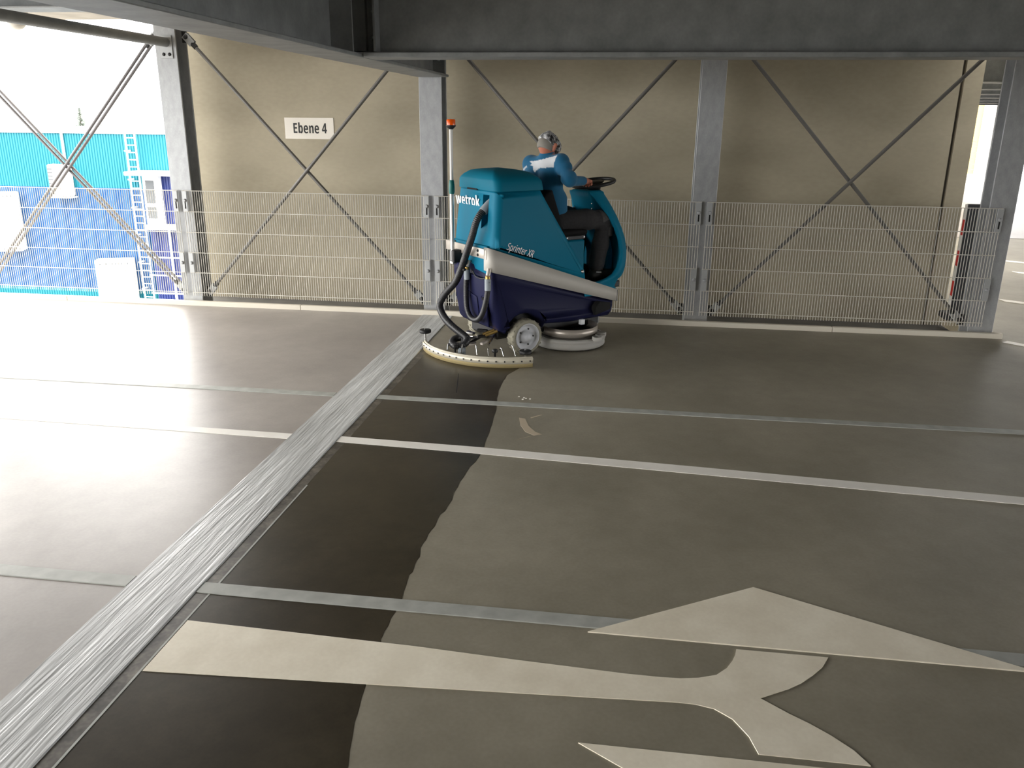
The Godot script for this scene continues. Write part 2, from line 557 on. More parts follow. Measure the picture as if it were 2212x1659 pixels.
	P("slab_edge", bx(-7.2, 3.6, SLAB, SLAB + 0.3, -0.10, 0.9), M("edge_concrete"), ce, "pale concrete edge of the deck above")
	# ---- deck walls behind the viewer (the photograph is lit from the left and the right)
	var wf := structure("wall_front", "concrete deck wall behind the viewer", "wall")
	P("wall_panel", bx(-7.2, 24.0, 0.0, SLAB + 0.06, 15.8, 16.0), M("edge_concrete"), wf)
	# ---- the concrete wall behind the fence (a tower beside the deck)
	var w := structure("wall_back", "stained beige concrete wall behind the fence", "wall")
	P("wall_panel", bx(-4.60, 2.845, -9.0, 5.5, -4.0, -0.60), M("wall_concrete"), w)
	P("wall_panel", bx(2.875, 3.03, -9.0, 5.5, -4.0, -0.60), M("wall_concrete"), w)
	P("tower_flashing", bx(-4.60, 3.03, SLAB + 0.12, SLAB + 0.3, -0.60, -0.14), M("soffit"), w)
	P("tower_flashing", bx(-4.60, 3.03, -0.20, -0.06, -0.60, -0.26), M("soffit"), w)
	P("joint_groove", bx(2.845, 2.875, -9.0, 5.5, -3.9, -0.64), M("soffit"), w)

func h_column(i: int, label: String) -> void:
	var x: float = COL[i]
	var t := thing("steel_column", label, "column", Vector3(x, 0.0, -0.135), 0.0, "steel columns along the deck edge")
	var top := SLAB + 0.02 if i < 4 else 2.62
	P("flange", bx(-0.105, 0.105, -0.6, top, 0.087, 0.105, 0.003), M("galvanized"), t)
	P("flange", bx(-0.105, 0.105, -0.6, top, -0.105, -0.087, 0.003), M("galvanized"), t)
	P("web", bx(-0.006, 0.006, -0.6, top, -0.087, 0.087), M("galvanized"), t)
	P("seat_plate", bx(-0.10, 0.10, -0.14, -0.12, 0.105, 0.235, 0.002), M("galvanized"), t)

func bolt(parent: Node, p: Vector3, r := 0.012, dir := Vector3(0, 0, 1), called := "bolt", m := "zinc_plate") -> MeshInstance3D:
	var st := S()
	lathe(st, [[r * 1.5, 0.0], [r * 1.5, 0.003], [r, 0.003], [r, r * 0.9], [r * 0.7, r * 1.1]], Transform3D(frame(dir), p), 8)
	return P(called, st, M(m), parent)

func i_beam(t: Node3D, axis: int, from: float, to: float, y0: float, y1: float, half: float, thick := 0.022) -> void:
	# beam along x (axis 0) or z (axis 2) about its own origin
	for e in [["bottom_flange", -half, half, y0, y0 + thick, 0.004], ["web", -0.006, 0.006, y0 + thick, y1 - 0.02, 0.0], ["top_flange", -half, half, y1 - 0.02, y1, 0.003]]:
		if axis == 0: P(e[0], bx(from, to, e[3], e[4], e[1], e[2], e[5]), M("beam_steel"), t)
		else: P(e[0], bx(e[1], e[2], e[3], e[4], from, to, e[5]), M("beam_steel"), t)

func build_frame() -> void:
	var names := ["steel column at the far left end of the fence", "pale galvanized steel column beside the open bay", "galvanized steel column carrying the sloping overhead beam", "galvanized steel column behind the machine's front, near the middle of the wall", "galvanized steel column at the right end of the fence"]
	for i in COL.size(): h_column(i, names[i])
	# main beam from the second visible column towards the viewer
	var b := thing("steel_beam", "deep steel beam running from a column over the joint strip", "beam", Vector3(-1.815, 0, 0))
	i_beam(b, 2, -0.028, 16.5, 2.15, SLAB + 0.05, 0.145)
	P("end_plate", bx(-0.11, 0.11, 2.16, SLAB - 0.01, -0.029, -0.012), M("beam_steel"), b)
	P("stiffener", bx(0.006, 0.140, 2.172, SLAB + 0.03, 2.60, 2.615), M("beam_steel"), b)
	P("stiffener", bx(-0.140, -0.006, 2.172, SLAB + 0.03, 2.60, 2.615), M("beam_steel"), b)
	for y in [2.30, 2.42]: bolt(b, Vector3(0.06, y, -0.010))
	# cross beam parallel to the wall
	b = thing("steel_beam", "dark steel cross beam spanning the top right of the view", "beam", Vector3(0, 0, 2.34))
	i_beam(b, 0, -1.664, 16.0, 2.15, SLAB + 0.05, 0.12, 0.03)
	P("end_plate", bx(-1.80, -1.664, 2.19, SLAB, -0.05, 0.05), M("beam_steel"), b)
	P("stiffener", bx(-1.60, -1.588, 2.185, SLAB + 0.03, 0.006, 0.105), M("beam_steel"), b)
	for y in [2.27, 2.42]: bolt(b, Vector3(-1.63, y, 0.006))
	# light secondary beam over the open bay
	b = thing("steel_beam", "pale light steel beam under the deck at upper left", "beam", Vector3(0, 0, 1.13))
	i_beam(b, 0, -7.1, -1.962, 2.59, SLAB + 0.05, 0.15, 0.015)
	for q in [[-4.5, "narrow steel beam under the far deck, nearest the wall end"], [-7.0, "second narrow steel beam under the far deck"], [-9.5, "third narrow steel beam under the far deck"], [-12.0, "fourth narrow steel beam under the far deck"], [-14.5, "fifth narrow steel beam under the far deck"], [-17.0, "sixth narrow steel beam under the far deck"], [-19.5, "farthest narrow steel beam under the far deck"]]:
		b = thing("steel_beam", q[1], "beam", Vector3(0, 0, q[0]), 0.0, "beams under the far deck")
		i_beam(b, 0, 3.7, 20.0, 2.30, SLAB + 0.05, 0.1)
	# round strut from the first visible column towards the viewer
	var t := thing("tube_strut", "grey round tube strut bolted to the top of the left column", "strut", Vector3(-4.335, 2.445, 0))
	var st := S()
	rod(st, Vector3(0, 0, -0.026), Vector3(0, 0, 9.0), 0.042, 20)
	P("tube", st, M("beam_steel"), t)
	P("foot_plate", bx(-0.06, 0.06, -0.14, 0.06, -0.029, -0.018, 0.002), M("zinc_plate"), t)
	for x in [-0.028, 0.028]: bolt(t, Vector3(x, -0.105, -0.018), 0.011, Vector3(0, 0, 1), "bolt", "dark_steel")
	# small white dome hanging from the deck
	t = thing("ceiling_dome", "small white dome fixture hanging under the deck at top left", "fixture", Vector3(-5.30, SLAB - 0.16, 0.66))
	st = S()
	lathe(st, [[0.10, 0.16], [0.10, 0.09], [0.085, 0.07]], at(0, 0, 0), 24)
	P("mount", st, M("lamp_white"), t)
	st = S()
	lathe(st, [[0.075, 0.07], [0.07, 0.04], [0.05, 0.015], [0.02, 0.002], [0.001, 0.0]], at(0, 0, 0), 24)
	P("dome", st, M("lamp_white"), t)
	# cross bracing
	var bays := ["in the open bay", "in front of the level sign wall", "behind the machine", "right of the middle column"]
	for i in 4:
		for up in [0, 1]:
			var x0: float = COL[i] + 0.152
			var x1: float = COL[i + 1] - 0.152
			var a := Vector3(x0, 0.10 if up else 2.50, -0.135 + (0.018 if up else -0.018))
			var e := Vector3(x1, 2.50 if up else 0.10, a.z)
			var r := thing("bracing_rod", "%s bracing rod %s, %s" % ["pale double" if i == 0 else "dark steel", "rising to the right" if up else "falling to the right", bays[i]], "rod", a, 0.0, "diagonal bracing rods")
			var d := e - a
			var dn := d.normalized()
			var side := Vector3(-dn.y, dn.x, 0)
			if i == 0:
				for s in [-1, 1]:
					st = S()
					rod(st, dn * 0.06 + side * 0.021 * s, d - dn * 0.06 + side * 0.021 * s, 0.0145, 10)
					P("rod", st, M("rod_bright"), r)
			else:
				st = S()
				rod(st, dn * 0.10, d - dn * 0.10, 0.0165, 12)
				P("rod", st, M("rod_steel"), r)
			for end in [0, 1]:
				var p: Vector3 = Vector3.ZERO if end == 0 else d
				var dir := dn if end == 0 else -dn
				var B := Basis(dir, dir.cross(Vector3(0, 0, 1)).normalized() * -1.0, Vector3(0, 0, 1))
				for s in [-1, 1]:
					st = S()
					box(st, Transform3D(B, p + dir * 0.03 + Vector3(0, 0, 0.016 * s)), Vector3(0.11, 0.066, 0.008), 0.002)
					P("fork_plate", st, M("zinc_plate"), r)
				st = S()
				lathe(st, [[0.024, 0.0], [0.024, 0.05]], Transform3D(frame(dir), p + dir * 0.075), 12)
				P("clamp_nut", st, M("dark_steel"), r)
				bolt(r, p + Vector3(0, 0, 0.02), 0.015, Vector3(0, 0, 1), "pin", "dark_steel")
				var gx := -1.0 if end == 0 else 1.0
				P("gusset", bx(p.x + gx * 0.02 - 0.025, p.x + gx * 0.02 + 0.025, p.y - 0.05, p.y + 0.05, -0.006, 0.006), M("dark_steel"), r)

func build_fences() -> void:
	# one vertical wire and one horizontal wire shared by all panels
	var st := S()
	rod(st, Vector3(0, -1.035, 0), Vector3(0, 0.004, 0), 0.0030, 6)
	var vwire := made(st)
	st = S()
	box(st, at(0, 0, 0), Vector3(0.048, 0.196, 0.005), 0.0015)
	var plate_mesh := made(st)
	st = S()
	box(st, at(0, 0, 0), Vector3(0.013, 0.062, 0.001), 0.0)
	lathe(st, [[0.0066, -0.0005], [0.0066, 0.0005]], Transform3D(frame(Vector3(0, 0, 1)), Vector3(0, -0.031, 0)), 10)
	var slot_mesh := made(st)
	st = S()
	lathe(st, [[0.017, 0.0], [0.017, 0.004], [0.013, 0.006], [0.013, 0.014], [0.009, 0.017]], Transform3D(frame(Vector3(0, 0, 1)), Vector3.ZERO), 12)
	var bolt_mesh := made(st)
	var labels := ["galvanized wire mesh fence panel in front of the blue building", "galvanized wire mesh fence panel below the level sign", "galvanized wire mesh fence panel behind the cleaning machine", "galvanized wire mesh fence panel at the right end of the wall"]
	for i in 4:
		var x0: float = COL[i] + 0.024
		var L: float = COL[i + 1] - 0.024 - x0
		if i == 3: L += 0.02
		var t := thing("wire_fence", labels[i], "fence", Vector3(x0, 1.107, 0.0), 0.0, "wire mesh fence panels")
		st = S()
		rod(st, Vector3(0, 0, 0), Vector3(L, 0, 0), 0.0038, 8)
		var hw := made(st)
		for k in 6: part("horizontal_wire", hw, M("wire"), t, at(0, -0.2 * k, 0.006))
		var n := 104
		for k in n + 1:
			part("vertical_wire", vwire, M("wire"), t, at(0.006 + (L - 0.012) * k / n, 0, 0))
		for e in [0, 1]:
			var px := 0.024 if e == 0 else L - 0.024
			for low in [0, 1]:
				var pl := part("mounting_plate", plate_mesh, M("zinc_plate"), t, at(px, -0.1 - 0.6 * low, 0.0145))
				part("bolt", bolt_mesh, M("galvanized"), pl, at(0.004, 0.008 - 0.008 * low, 0.003))
				if low == 0: part("slot", slot_mesh, M("black_hole"), pl, at(0.004, -0.035, 0.0026))

func text_mesh(s: String, size: float, depth: float, bold := true) -> TextMesh:
	var tm := TextMesh.new()
	var f := SystemFont.new()
	f.font_names = PackedStringArray(["Droid Sans"])
	f.font_weight = 700 if bold else 400
	tm.font = f
	tm.text = s
	tm.font_size = 64
	tm.pixel_size = size / 64.0
	tm.depth = depth
	return tm

func build_sign() -> void:
	var t := thing("level_sign", "white rectangular sign reading Ebene 4 on the concrete wall", "sign", Vector3(-3.222, 1.69, -0.598))
	P("board", bx(-0.255, 0.255, -0.102, 0.102, 0.0, 0.006, 0.001), M("sign_white"), t)
	part("lettering", text_mesh("Ebene 4", 0.135, 0.002), M("black_print"), t, Transform3D(Basis().scaled(Vector3(0.70, 1.0, 1.0)), Vector3(0.005, -0.0, 0.007)), "black condensed lettering Ebene 4")
	# warning board leaning behind the fence end
	t = thing("warning_board", "dark warning board with red and white edge behind the fence end", "board", Vector3(3.105, 0.046, -0.42))
	P("back", bx(-0.095, 0.08, 0.06, 1.06, -0.02, 0.02, 0.004), M("panel_dark"), t)
	P("foot", bx(-0.15, 0.08, 0.0, 0.06, -0.10, 0.10, 0.01), M("panel_dark"), t)
	for k in 7:
		var y := 0.08 + 0.14 * k
		P("edge_stripe", bx(-0.103, -0.095, y, y + 0.138, -0.02, 0.022), M("warning_red" if k % 2 == 1 else "warning_white"), t)

func corrugate(x0: float, x1: float, y0: float, y1: float, z: float) -> SurfaceTool:
	var st := S()
	var p := []
	var n := int((x1 - x0) / 0.125)
	var w := (x1 - x0) / n
	for i in n:
		for q in [[0.0, 0.0], [0.3, 0.0], [0.45, 0.035], [0.85, 0.035]]:
			p.append([x0 + (i + q[0]) * w, z + q[1]])
	p.append([x1, z])
	for i in p.size() - 1:
		var a := Vector3(p[i][0], y0, p[i][1])
		var b := Vector3(p[i + 1][0], y0, p[i + 1][1])
		face(st, [a, b, Vector3(b.x, y1, b.z), Vector3(a.x, y1, a.z)], Vector3((a.x + b.x) / 2, (y0 + y1) / 2, z - 5.0))
	# back sheet gives it thickness
	box(st, at((x0 + x1) / 2, (y0 + y1) / 2, z - 0.06), Vector3(x1 - x0, y1 - y0, 0.1), 0.0)
	return st

func build_outside() -> void:
	var g := structure("ground", "pale asphalt yard far below the deck", "ground")
	P("ground_sheet", bx(-120, 120, -9.4, -9.0, -120, 60), M("asphalt"), g)
	# ---- blue hall
	var b := thing("blue_hall", "blue corrugated metal hall beyond the open bay", "building", Vector3(0, -9.0, 0))
	P("upper_cladding", corrugate(-46.0, -12.0, 7.72, 10.02, -27.05), M("cladding_light"), b, "bright turquoise upper cladding")
	P("lower_cladding", corrugate(-46.0, -12.0, 3.12, 7.72, -27.05), M("cladding_blue"), b)
	P("base_cladding", corrugate(-46.0, -12.0, 0.0, 3.12, -27.05), M("cladding_light"), b)
	P("roof_edge", bx(-46.0, -12.0, 10.02, 10.14, -40.0, -26.95, 0.01), M("white_metal"), b)
	P("downpipe", bx(-24.83, -24.73, 8.9, 10.05, -26.98, -26.9, 0.02), M("white_metal"), b)
	P("bay_wall", corrugate(-21.02, -12.0, 0.0, 8.36, -26.75), M("cladding_deep"), b, "deep blue wall of the projecting bay")
	P("canopy", bx(-21.3, -18.6, 8.36, 8.52, -27.0, -25.7, 0.02), M("white_metal"), b)
	# window bay beneath the canopy
	var w := P("window_bay", bx(-20.95, -20.2, 6.2, 8.3, -26.7, -26.45, 0.01), M("white_metal"), b, "white window bay under the canopy")
	P("pane", bx(-20.82, -20.42, 7.15, 8.12, -26.455, -26.44), M("vent_slot"), w)
	P("pane", bx(-20.82, -20.42, 6.5, 7.0, -26.455, -26.44), M("vent_slot"), w)
	P("sill", bx(-20.9, -19.0, 6.05, 6.25, -26.7, -26.1, 0.02), M("white_metal"), w)
	P("stair_post", bx(-19.95, -19.87, 0.0, 6.1, -26.4, -26.3, 0.01), M("white_metal"), b)
	for k in 3: P("stair_rail", bx(-21.0, -19.0, 3.2 + 0.8 * k, 3.26 + 0.8 * k, -26.3, -26.24, 0.01), M("white_metal"), b)
	# ---- ladder
	var l := thing("wall_ladder", "white steel ladder fixed to the blue hall beside the window bay", "ladder", Vector3(-21.36, -6.2, -26.6))
	for x in [-0.22, 0.22]: P("stile", bx(x - 0.03, x + 0.03, 0.0, 7.5, -0.03, 0.03, 0.005), M("white_metal"), l)
	for k in 24: P("rung", bx(-0.2, 0.2, 0.15 + 0.3 * k, 0.19 + 0.3 * k, -0.02, 0.02, 0.005), M("white_metal"), l)
	for k in 6: P("bracket", bx(-0.32, -0.25, 0.5 + 1.2 * k, 0.56 + 1.2 * k, -0.35, 0.04), M("white_metal"), l)
	# ---- boxes on the wall
	var a := thing("air_conditioner", "white outdoor air conditioning unit on the blue wall", "air conditioner", Vector3(-24.93, -1.66, -26.7))
	P("casing", bx(-0.46, 0.46, 0.0, 1.38, -0.22, 0.25, 0.06), M("white_metal"), a)
	for k in 8: P("grille_slat", bx(-0.43, -0.2, 0.1 + 0.15 * k, 0.16 + 0.15 * k, 0.25, 0.262), M("vent_slot"), a)
	for k in 2:
		var st := S()
		lathe(st, [[0.10, 0.0], [0.10, 0.012], [0.06, 0.014]], Transform3D(frame(Vector3(0, 0, 1)), Vector3(0.1, 0.4 + 0.5 * k, 0.25)), 20)
		P("fan_ring", st, M("pale_grey"), a)
	P("support", bx(-0.5, 0.5, -0.06, 0.0, -0.25, 0.25), M("pale_grey"), a)
	for q in [[Vector3(-28.0, -4.1, -26.0), 1.95, 2.6, "large white louvred box at the left edge of the view"], [Vector3(-22.5, -6.35, -26.0), 1.55, 2.05, "white louvred box low beside the ladder"]]:
		var v := thing("louvred_box", q[3], "ventilation box", q[0], 0.38, "louvred boxes on the hall")
		P("casing", bx(-q[1] / 2, q[1] / 2, 0.0, q[2], -0.6, 0.1, 0.03), M("white_metal"), v)
		for k in 12:
			var x: float = -q[1] / 2 + q[1] * (k + 0.7) / 12.4
			P("louvre_slit", bx(x, x + 0.04, 0.08, 0.16, 0.1, 0.106), M("vent_slot"), v)
			P("louvre_slit", bx(x, x + 0.04, q[2] - 0.2, q[2] - 0.12, 0.1, 0.106), M("vent_slot"), v)
	# ---- conifer behind the hall
	conifer("pale conifer standing behind the blue hall", Vector3(-53.3, -9.0, -70.0), 11.6, 2.5, 3)
	conifer("small distant tree top behind the hall roof", Vector3(-49.9, -9.0, -68.0), 9.95, 0.9, 5)
	# ---- beyond the far deck at the right
	var f := thing("far_railing", "thin pale railing at the far end of the deck", "railing", Vector3(3.3, 0.0, -25.9))
	for k in 6: P("rail", bx(0.0, 20.0, 0.15 + 0.2 * k, 0.165 + 0.2 * k, -0.01, 0.01), M("rail_white"), f)
	for k in 9: P("post", bx(2.4 * k, 2.4 * k + 0.16, 0.0, 2.6, -0.2, -0.04), M("rail_white"), f)
	var y := thing("yellow_building", "yellow rendered building far behind the deck at right", "building", Vector3(9.2, -9.0, -50.0))
	P("wall", bx(0.0, 12.2, 0.0, 15.0, -8.0, 0.0), M("yellow_render"), y)
	P("corner_pilaster", bx(12.2, 12.4, 0.0, 15.0, -8.0, 0.1), M("white_metal"), y)

func conifer(label: String, p: Vector3, h: float, r: float, seed_: int) -> void:
	var t := thing("conifer", label, "tree", p, 0.0, "trees behind the hall")
	var rng := RandomNumberGenerator.new()
	rng.seed = seed_
	var st := S()
	lathe(st, [[0.18, 0.0], [0.02, h * 0.98]], at(0, 0, 0), 8)
	P("trunk", st, M("bark"), t)
	st = S()
	for k in 1500:
		var u := rng.randf()
		var y := h * lerpf(0.5, 1.0, u)
		var rad := r * (1.0 - u) * rng.randf_range(0.5, 1.1) + 0.06
		var a := rng.randf() * TAU
		var d := Vector3(cos(a), rng.randf_range(-0.25, 0.15), sin(a))
		var o := Vector3(0, y, 0)
		var tip := o + d * rad
		var s := d.cross(Vector3.UP).normalized() * rng.randf_range(0.06, 0.16)
		face(st, [o + d * rad * 0.3 - s, tip, o + d * rad * 0.3 + s], o - Vector3(0, 1, 0))
		face(st, [o + d * rad * 0.3 - Vector3(0, 0.1, 0), tip, o + d * rad * 0.3 + Vector3(0, 0.1, 0)], o - s)
	var fo := P("foliage", st, M("needles"), t)
	fo.set_meta("kind", "stuff")

# ------------------------------------------------------------------ the scrubber dryer
# machine axes: l forwards, r to its right, h up
func V(l: float, r: float, h: float) -> Vector3:
	return Vector3(r, h, -l)

func band_top(l: float) -> float: return 0.855 - 0.345 * (l + 0.3)
func band_bottom(l: float) -> float: return 0.68 - 0.285 * (l + 0.3)

func pv(a: Array) -> Array:
	var out := []
	for q in a: out.append(Vector2(q[0], q[1]))
	return out

# box given in machine axes
func mb(l0: float, l1: float, r0: float, r1: float, h0: float, h1: float, c := 0.0) -> SurfaceTool:
	return bx(r0, r1, h0, h1, -l1, -l0, c)

# rounded rectangle in plan as [l, r] points; different radii at rear and front
func plan_ring(l0: float, l1: float, w: float, rr: float, rf: float, n := 6) -> Array:
	var out := []
	for c in [[l1 - rf, w - rf, rf, 0.0], [l0 + rr, w - rr, rr, 1.0], [l0 + rr, -w + rr, rr, 2.0], [l1 - rf, -w + rf, rf, 3.0]]:
		for i in n + 1:
			var a: float = (c[3] + float(i) / n) * PI / 2
			out.append([c[0] + c[2] * cos(a), c[1] + c[2] * sin(a)])
	return out

func build_machine() -> void:
	var o := Vector3(-0.99, 0.003, 1.09)
	var t := thing("scrubber_dryer", "teal and navy ride-on scrubber dryer cleaning the deck floor", "cleaning machine", o, deg_to_rad(-49.0))
	var side := func(p: Vector2, d: float) -> Vector3: return V(p.x, d, p.y)
	var st := S()
	# ---- recovery tank with the sloping seat back
	var taper := func(p: Vector2, d: float) -> Vector3:
		return V(p.x, d * lerpf(1.0, 0.925, clampf((p.y - 0.86) / 0.42, 0.0, 1.0)), p.y)
	var rear := [[-0.292, 0.845], [-0.2915, 0.857], [-0.285, 0.95], [-0.281, 0.99]]
	var front := [[-0.2551, 1.245], [-0.2535, 1.262], [-0.252, 1.275], [0.16, 1.275], [0.24, 1.15], [0.60, 0.62], [0.615, 0.52], [0.2, 0.66]]
	prism(st, pv(rear + [[-0.272, 1.08]] + front), -0.32, 0.105, taper, 0.055, 5, 1)
	prism(st, pv(rear + [[-0.195, 1.05], [-0.195, 1.235]] + front), 0.105, 0.20, taper, 0.055, 5, 0)   # hose recess
	prism(st, pv(rear + [[-0.272, 1.08]] + front), 0.20, 0.32, taper, 0.055, 5, 2)
	var tank := P("recovery_tank", st, M("teal"), t)
	# ---- lid
	st = S()
	var rings := []
	for q in [[0.0, 1.278, 0.0], [0.0, 1.285, 0.0], [0.004, 1.34, 0.0], [0.012, 1.36, 0.25], [0.028, 1.372, 0.6], [0.06, 1.38, 1.0], [0.12, 1.383, 1.0], [0.18, 1.385, 1.0]]:
		var R := []
		for p in plan_ring(-0.262 + q[0], 0.172 - q[0] * 1.1, 0.303 - q[0] * 1.3, 0.06, 0.03):
			var rise: float = 0.05 * (1.0 - pow(p[1] / 0.303, 2.0)) * q[2]
			if q[2] == 0.0 and q[1] > 1.33: rise = 0.03 * (1.0 - pow(p[1] / 0.303, 2.0))
			R.append(V(p[0] - (q[1] - 1.278) * 0.1, p[1], q[1] + rise))
		rings.append(R)
	loft(st, rings)
	var lid := P("tank_lid", st, M("teal_lid"), t)
	P("finger_notch", mb(-0.268, -0.258, -0.13, 0.02, 1.272, 1.284), M("black_hole"), lid)
	# ---- grey band along both sides and round the nose
	st = S()
	var path := []
	var inner := []
	for e in [[0.0, path], [0.035, inner]]:
		var k: float = e[0]
		var q: Array = e[1]
		for s in [1.0, -1.0]:
			var half := []
			half.append([-0.335 + k, 0.235])
			for i in 7:
				var a := PI / 2 * i / 6.0
				half.append([-0.335 + 0.05 - (0.05 - k) * cos(a), 0.285 + (0.05 - k) * sin(a)])
			for l in [0.0, 0.3, 0.6, 0.72]: half.append([l, 0.335 + 0.005 * l / 0.72 - k])
			for i in 9:
				var a := PI / 2 * i / 8.0
				half.append([0.80 + (0.275 - k) * sin(a), 0.065 + (0.275 - k) * cos(a)])
			if s < 0:
				half.reverse()
				for v in half: q.append([v[0], -v[1]])
			else:
				q.append_array(half)
	var loops := []
	for e in [[path, 0], [path, 1], [inner, 1], [inner, 0]]:
		var R := []
		for p in e[0]: R.append(V(p[0], p[1], band_bottom(p[0]) if e[1] == 0 else band_top(p[0])))
		loops.append(R)
	var cols := []
	for j in loops[0].size(): cols.append([loops[0][j], loops[1][j], loops[2][j], loops[3][j]])
	st.set_smooth_group(-1)
	loft(st, cols)
	P("bumper_band", st, M("band_grey"), t, "grey band between the teal and navy shells")
	P("band_seam", mb(0.955, 0.96, 0.20, 0.292, 0.325, 0.42), M("dark_steel"), t)
	# ---- teal apron below the tank at the rear
	st = S()
	prism(st, pv([[-0.30, 0.735], [0.045, 0.705], [0.065, 0.675], [0.245, 0.655], [0.245, 0.87], [-0.30, 0.87]]), 0.25, 0.315, func(p: Vector2, d: float) -> Vector3: return V(-d, p.x, p.y), 0.01, 2)
	P("rear_apron", st, M("teal"), t)
	# ---- navy lower shell with the wheel arch
	var prof := [[-0.305, 0.715], [-0.305, 0.60], [-0.285, 0.40], [-0.255, 0.24], [-0.225, 0.205], [-0.185, 0.195]]
	for i in 11:
		var a := PI - PI * (i + 0.4) / 10.8
		prof.append([0.0 + 0.178 * cos(a), 0.155 + 0.168 * sin(a)])
	prof.append_array([[0.20, 0.215], [0.45, 0.20], [0.90, 0.195], [0.955, 0.215], [0.985, 0.27], [0.985, 0.33], [0.90, 0.352], [0.3, 0.525]])
	st = S()
	prism(st, pv(prof), -0.325, 0.325, func(p: Vector2, d: float) -> Vector3:
		var narrow := 1.0 - 0.35 * pow(clampf((p.x - 0.72) / 0.27, 0.0, 1.0), 2.0)
		return V(p.x, d * narrow, p.y), 0.05, 5)
	var navy := P("lower_shell", st, M("navy"), t)
	# rear door on the navy shell
	st = S()
	prism(st, pv([[-0.22, 0.26], [0.235, 0.235], [0.225, 0.62], [-0.22, 0.64]]), 0.0, 0.02, func(p: Vector2, d: float) -> Vector3: return V(-0.29 - d - (p.y - 0.42) * 0.08, p.x, p.y), 0.008, 2)
	var door := P("rear_door", st, M("navy"), t)
	st = S()
	prism(st, pv([[-0.16, 0.30], [0.12, 0.28], [0.10, 0.46], [-0.10, 0.50]]), 0.0, 0.012, func(p: Vector2, d: float) -> Vector3: return V(-0.308 - d - (p.y - 0.42) * 0.08, p.x, p.y), 0.008, 3)
	P("door_panel", st, M("navy"), door)
	st = S()
	lathe(st, [[0.03, 0.0], [0.03, 0.006], [0.024, 0.007], [0.022, 0.002], [0.001, 0.002]], Transform3D(frame(Vector3(0, 0, 1)), V(-0.312, 0.19, 0.46)), 20)
	var lock := P("door_lock", st, M("navy"), door)
	P("key_slot", mb(-0.322, -0.315, 0.184, 0.196, 0.45, 0.47), M("black_hole"), lock)
	# side recess at the front of the navy shell
	st = S()
	prism(st, pv([[0.70, 0.235], [0.70, 0.30], [0.745, 0.345], [0.90, 0.315], [0.90, 0.255]]), 0.25, 0.331, func(p: Vector2, d: float) -> Vector3:
		var narrow := 1.0 - 0.35 * pow(clampf((p.x - 0.72) / 0.27, 0.0, 1.0), 2.0)
		return V(p.x, d * narrow, p.y), 0.004, 1)
	P("side_recess", st, M("black_hole"), navy)
	# ---- chassis, wheels
	P("chassis", mb(-0.2, 0.85, -0.20, 0.20, 0.11, 0.42, 0.02), M("rubber"), t)
	for s in [1.0, -1.0]:
		var T := Transform3D(frame(Vector3(s, 0, 0)), V(0.0, s * 0.265, 0.142))
		st = S()
		var tp := []
		for q in [[0.10, 0.0], [0.13, 0.0], [0.142, 0.012], [0.142, 0.078], [0.132, 0.092], [0.118, 0.094], [0.112, 0.088], [0.10, 0.04]]: tp.append(q)
		lathe(st, tp, T, 48, true)
		var wheel := P("wheel", st, M("tyre"), t)
		st = S()
		for i in 40:
			var B := T.basis * Basis(Vector3.UP, TAU * i / 40.0)
			box(st, Transform3D(B, T.origin) * at(0.142, 0.028 if i % 2 == 0 else 0.064, 0), Vector3(0.006, 0.046, 0.013), 0.001)
		P("tread", st, M("tyre"), wheel)
		st = S()
		lathe(st, [[0.112, 0.03], [0.113, 0.09], [0.104, 0.09], [0.098, 0.066], [0.05, 0.062], [0.05, 0.082], [0.034, 0.084], [0.034, 0.096], [0.001, 0.097]], T, 40)
		var rim := P("rim", st, M("wheel_rim"), wheel)
		st = S()
		for i in 5: lathe(st, [[0.007, 0.06], [0.007, 0.071], [0.004, 0.072]], T * Transform3D(Basis(), Vector3(cos(TAU * i / 5.0) * 0.066, 0, sin(TAU * i / 5.0) * 0.066)), 8)
		P("wheel_nuts", st, M("dark_steel"), rim)
	var TF := Transform3D(frame(Vector3(1, 0, 0)).rotated(Vector3.UP, 0.15), V(0.86, -0.04, 0.125))
	st = S()
	lathe(st, [[0.07, 0.0], [0.115, 0.0], [0.124, 0.01], [0.124, 0.07], [0.115, 0.08], [0.085, 0.08]], TF, 40)
	var fw := P("drive_wheel", st, M("red_wheel"), t, "dark red front drive wheel")
	st = S()
	lathe(st, [[0.085, 0.02], [0.085, 0.10], [0.07, 0.13], [0.001, 0.132]], TF, 30)
	P("drive_motor", st, M("alloy"), fw)
	# ---- seat
	P("seat_box", mb(0.28, 0.665, -0.20, 0.20, 0.48, 0.855, 0.012), M("teal"), t)
	st = S()
	rings = []
	for q in [[0.03, 0.885], [0.008, 0.892], [0.0, 0.912], [0.006, 0.934], [0.03, 0.948], [0.10, 0.944]]:
		var R := []
		for p in plan_ring(0.36 + q[0], 0.705 - q[0], 0.215 - q[0], 0.04, 0.06): R.append(V(p[0], p[1], q[1]))
		rings.append(R)
	loft(st, rings)
	var seat := P("seat", st, M("seat_black"), t)
	P("seat_rail", mb(0.42, 0.69, -0.16, 0.16, 0.855, 0.886), M("rubber"), seat)
	for q in [[0.47, 0.20], [0.64, 0.205]]: P("rail_button", mb(q[0], q[0] + 0.014, q[1], q[1] + 0.006, 0.872, 0.884, 0.002), M("alloy"), seat)
	st = S()
	prism(st, pv([[0.30, 1.26], [0.335, 1.26], [0.46, 0.94], [0.40, 0.92], [0.22, 1.19]]), -0.19, 0.19, side, 0.02, 3)
	P("backrest", st, M("seat_black"), t)
	# ---- foot well floor
	P("foot_mat", mb(0.56, 1.0, -0.27, 0.27, 0.44, 0.492, 0.006), M("rubber"), t)
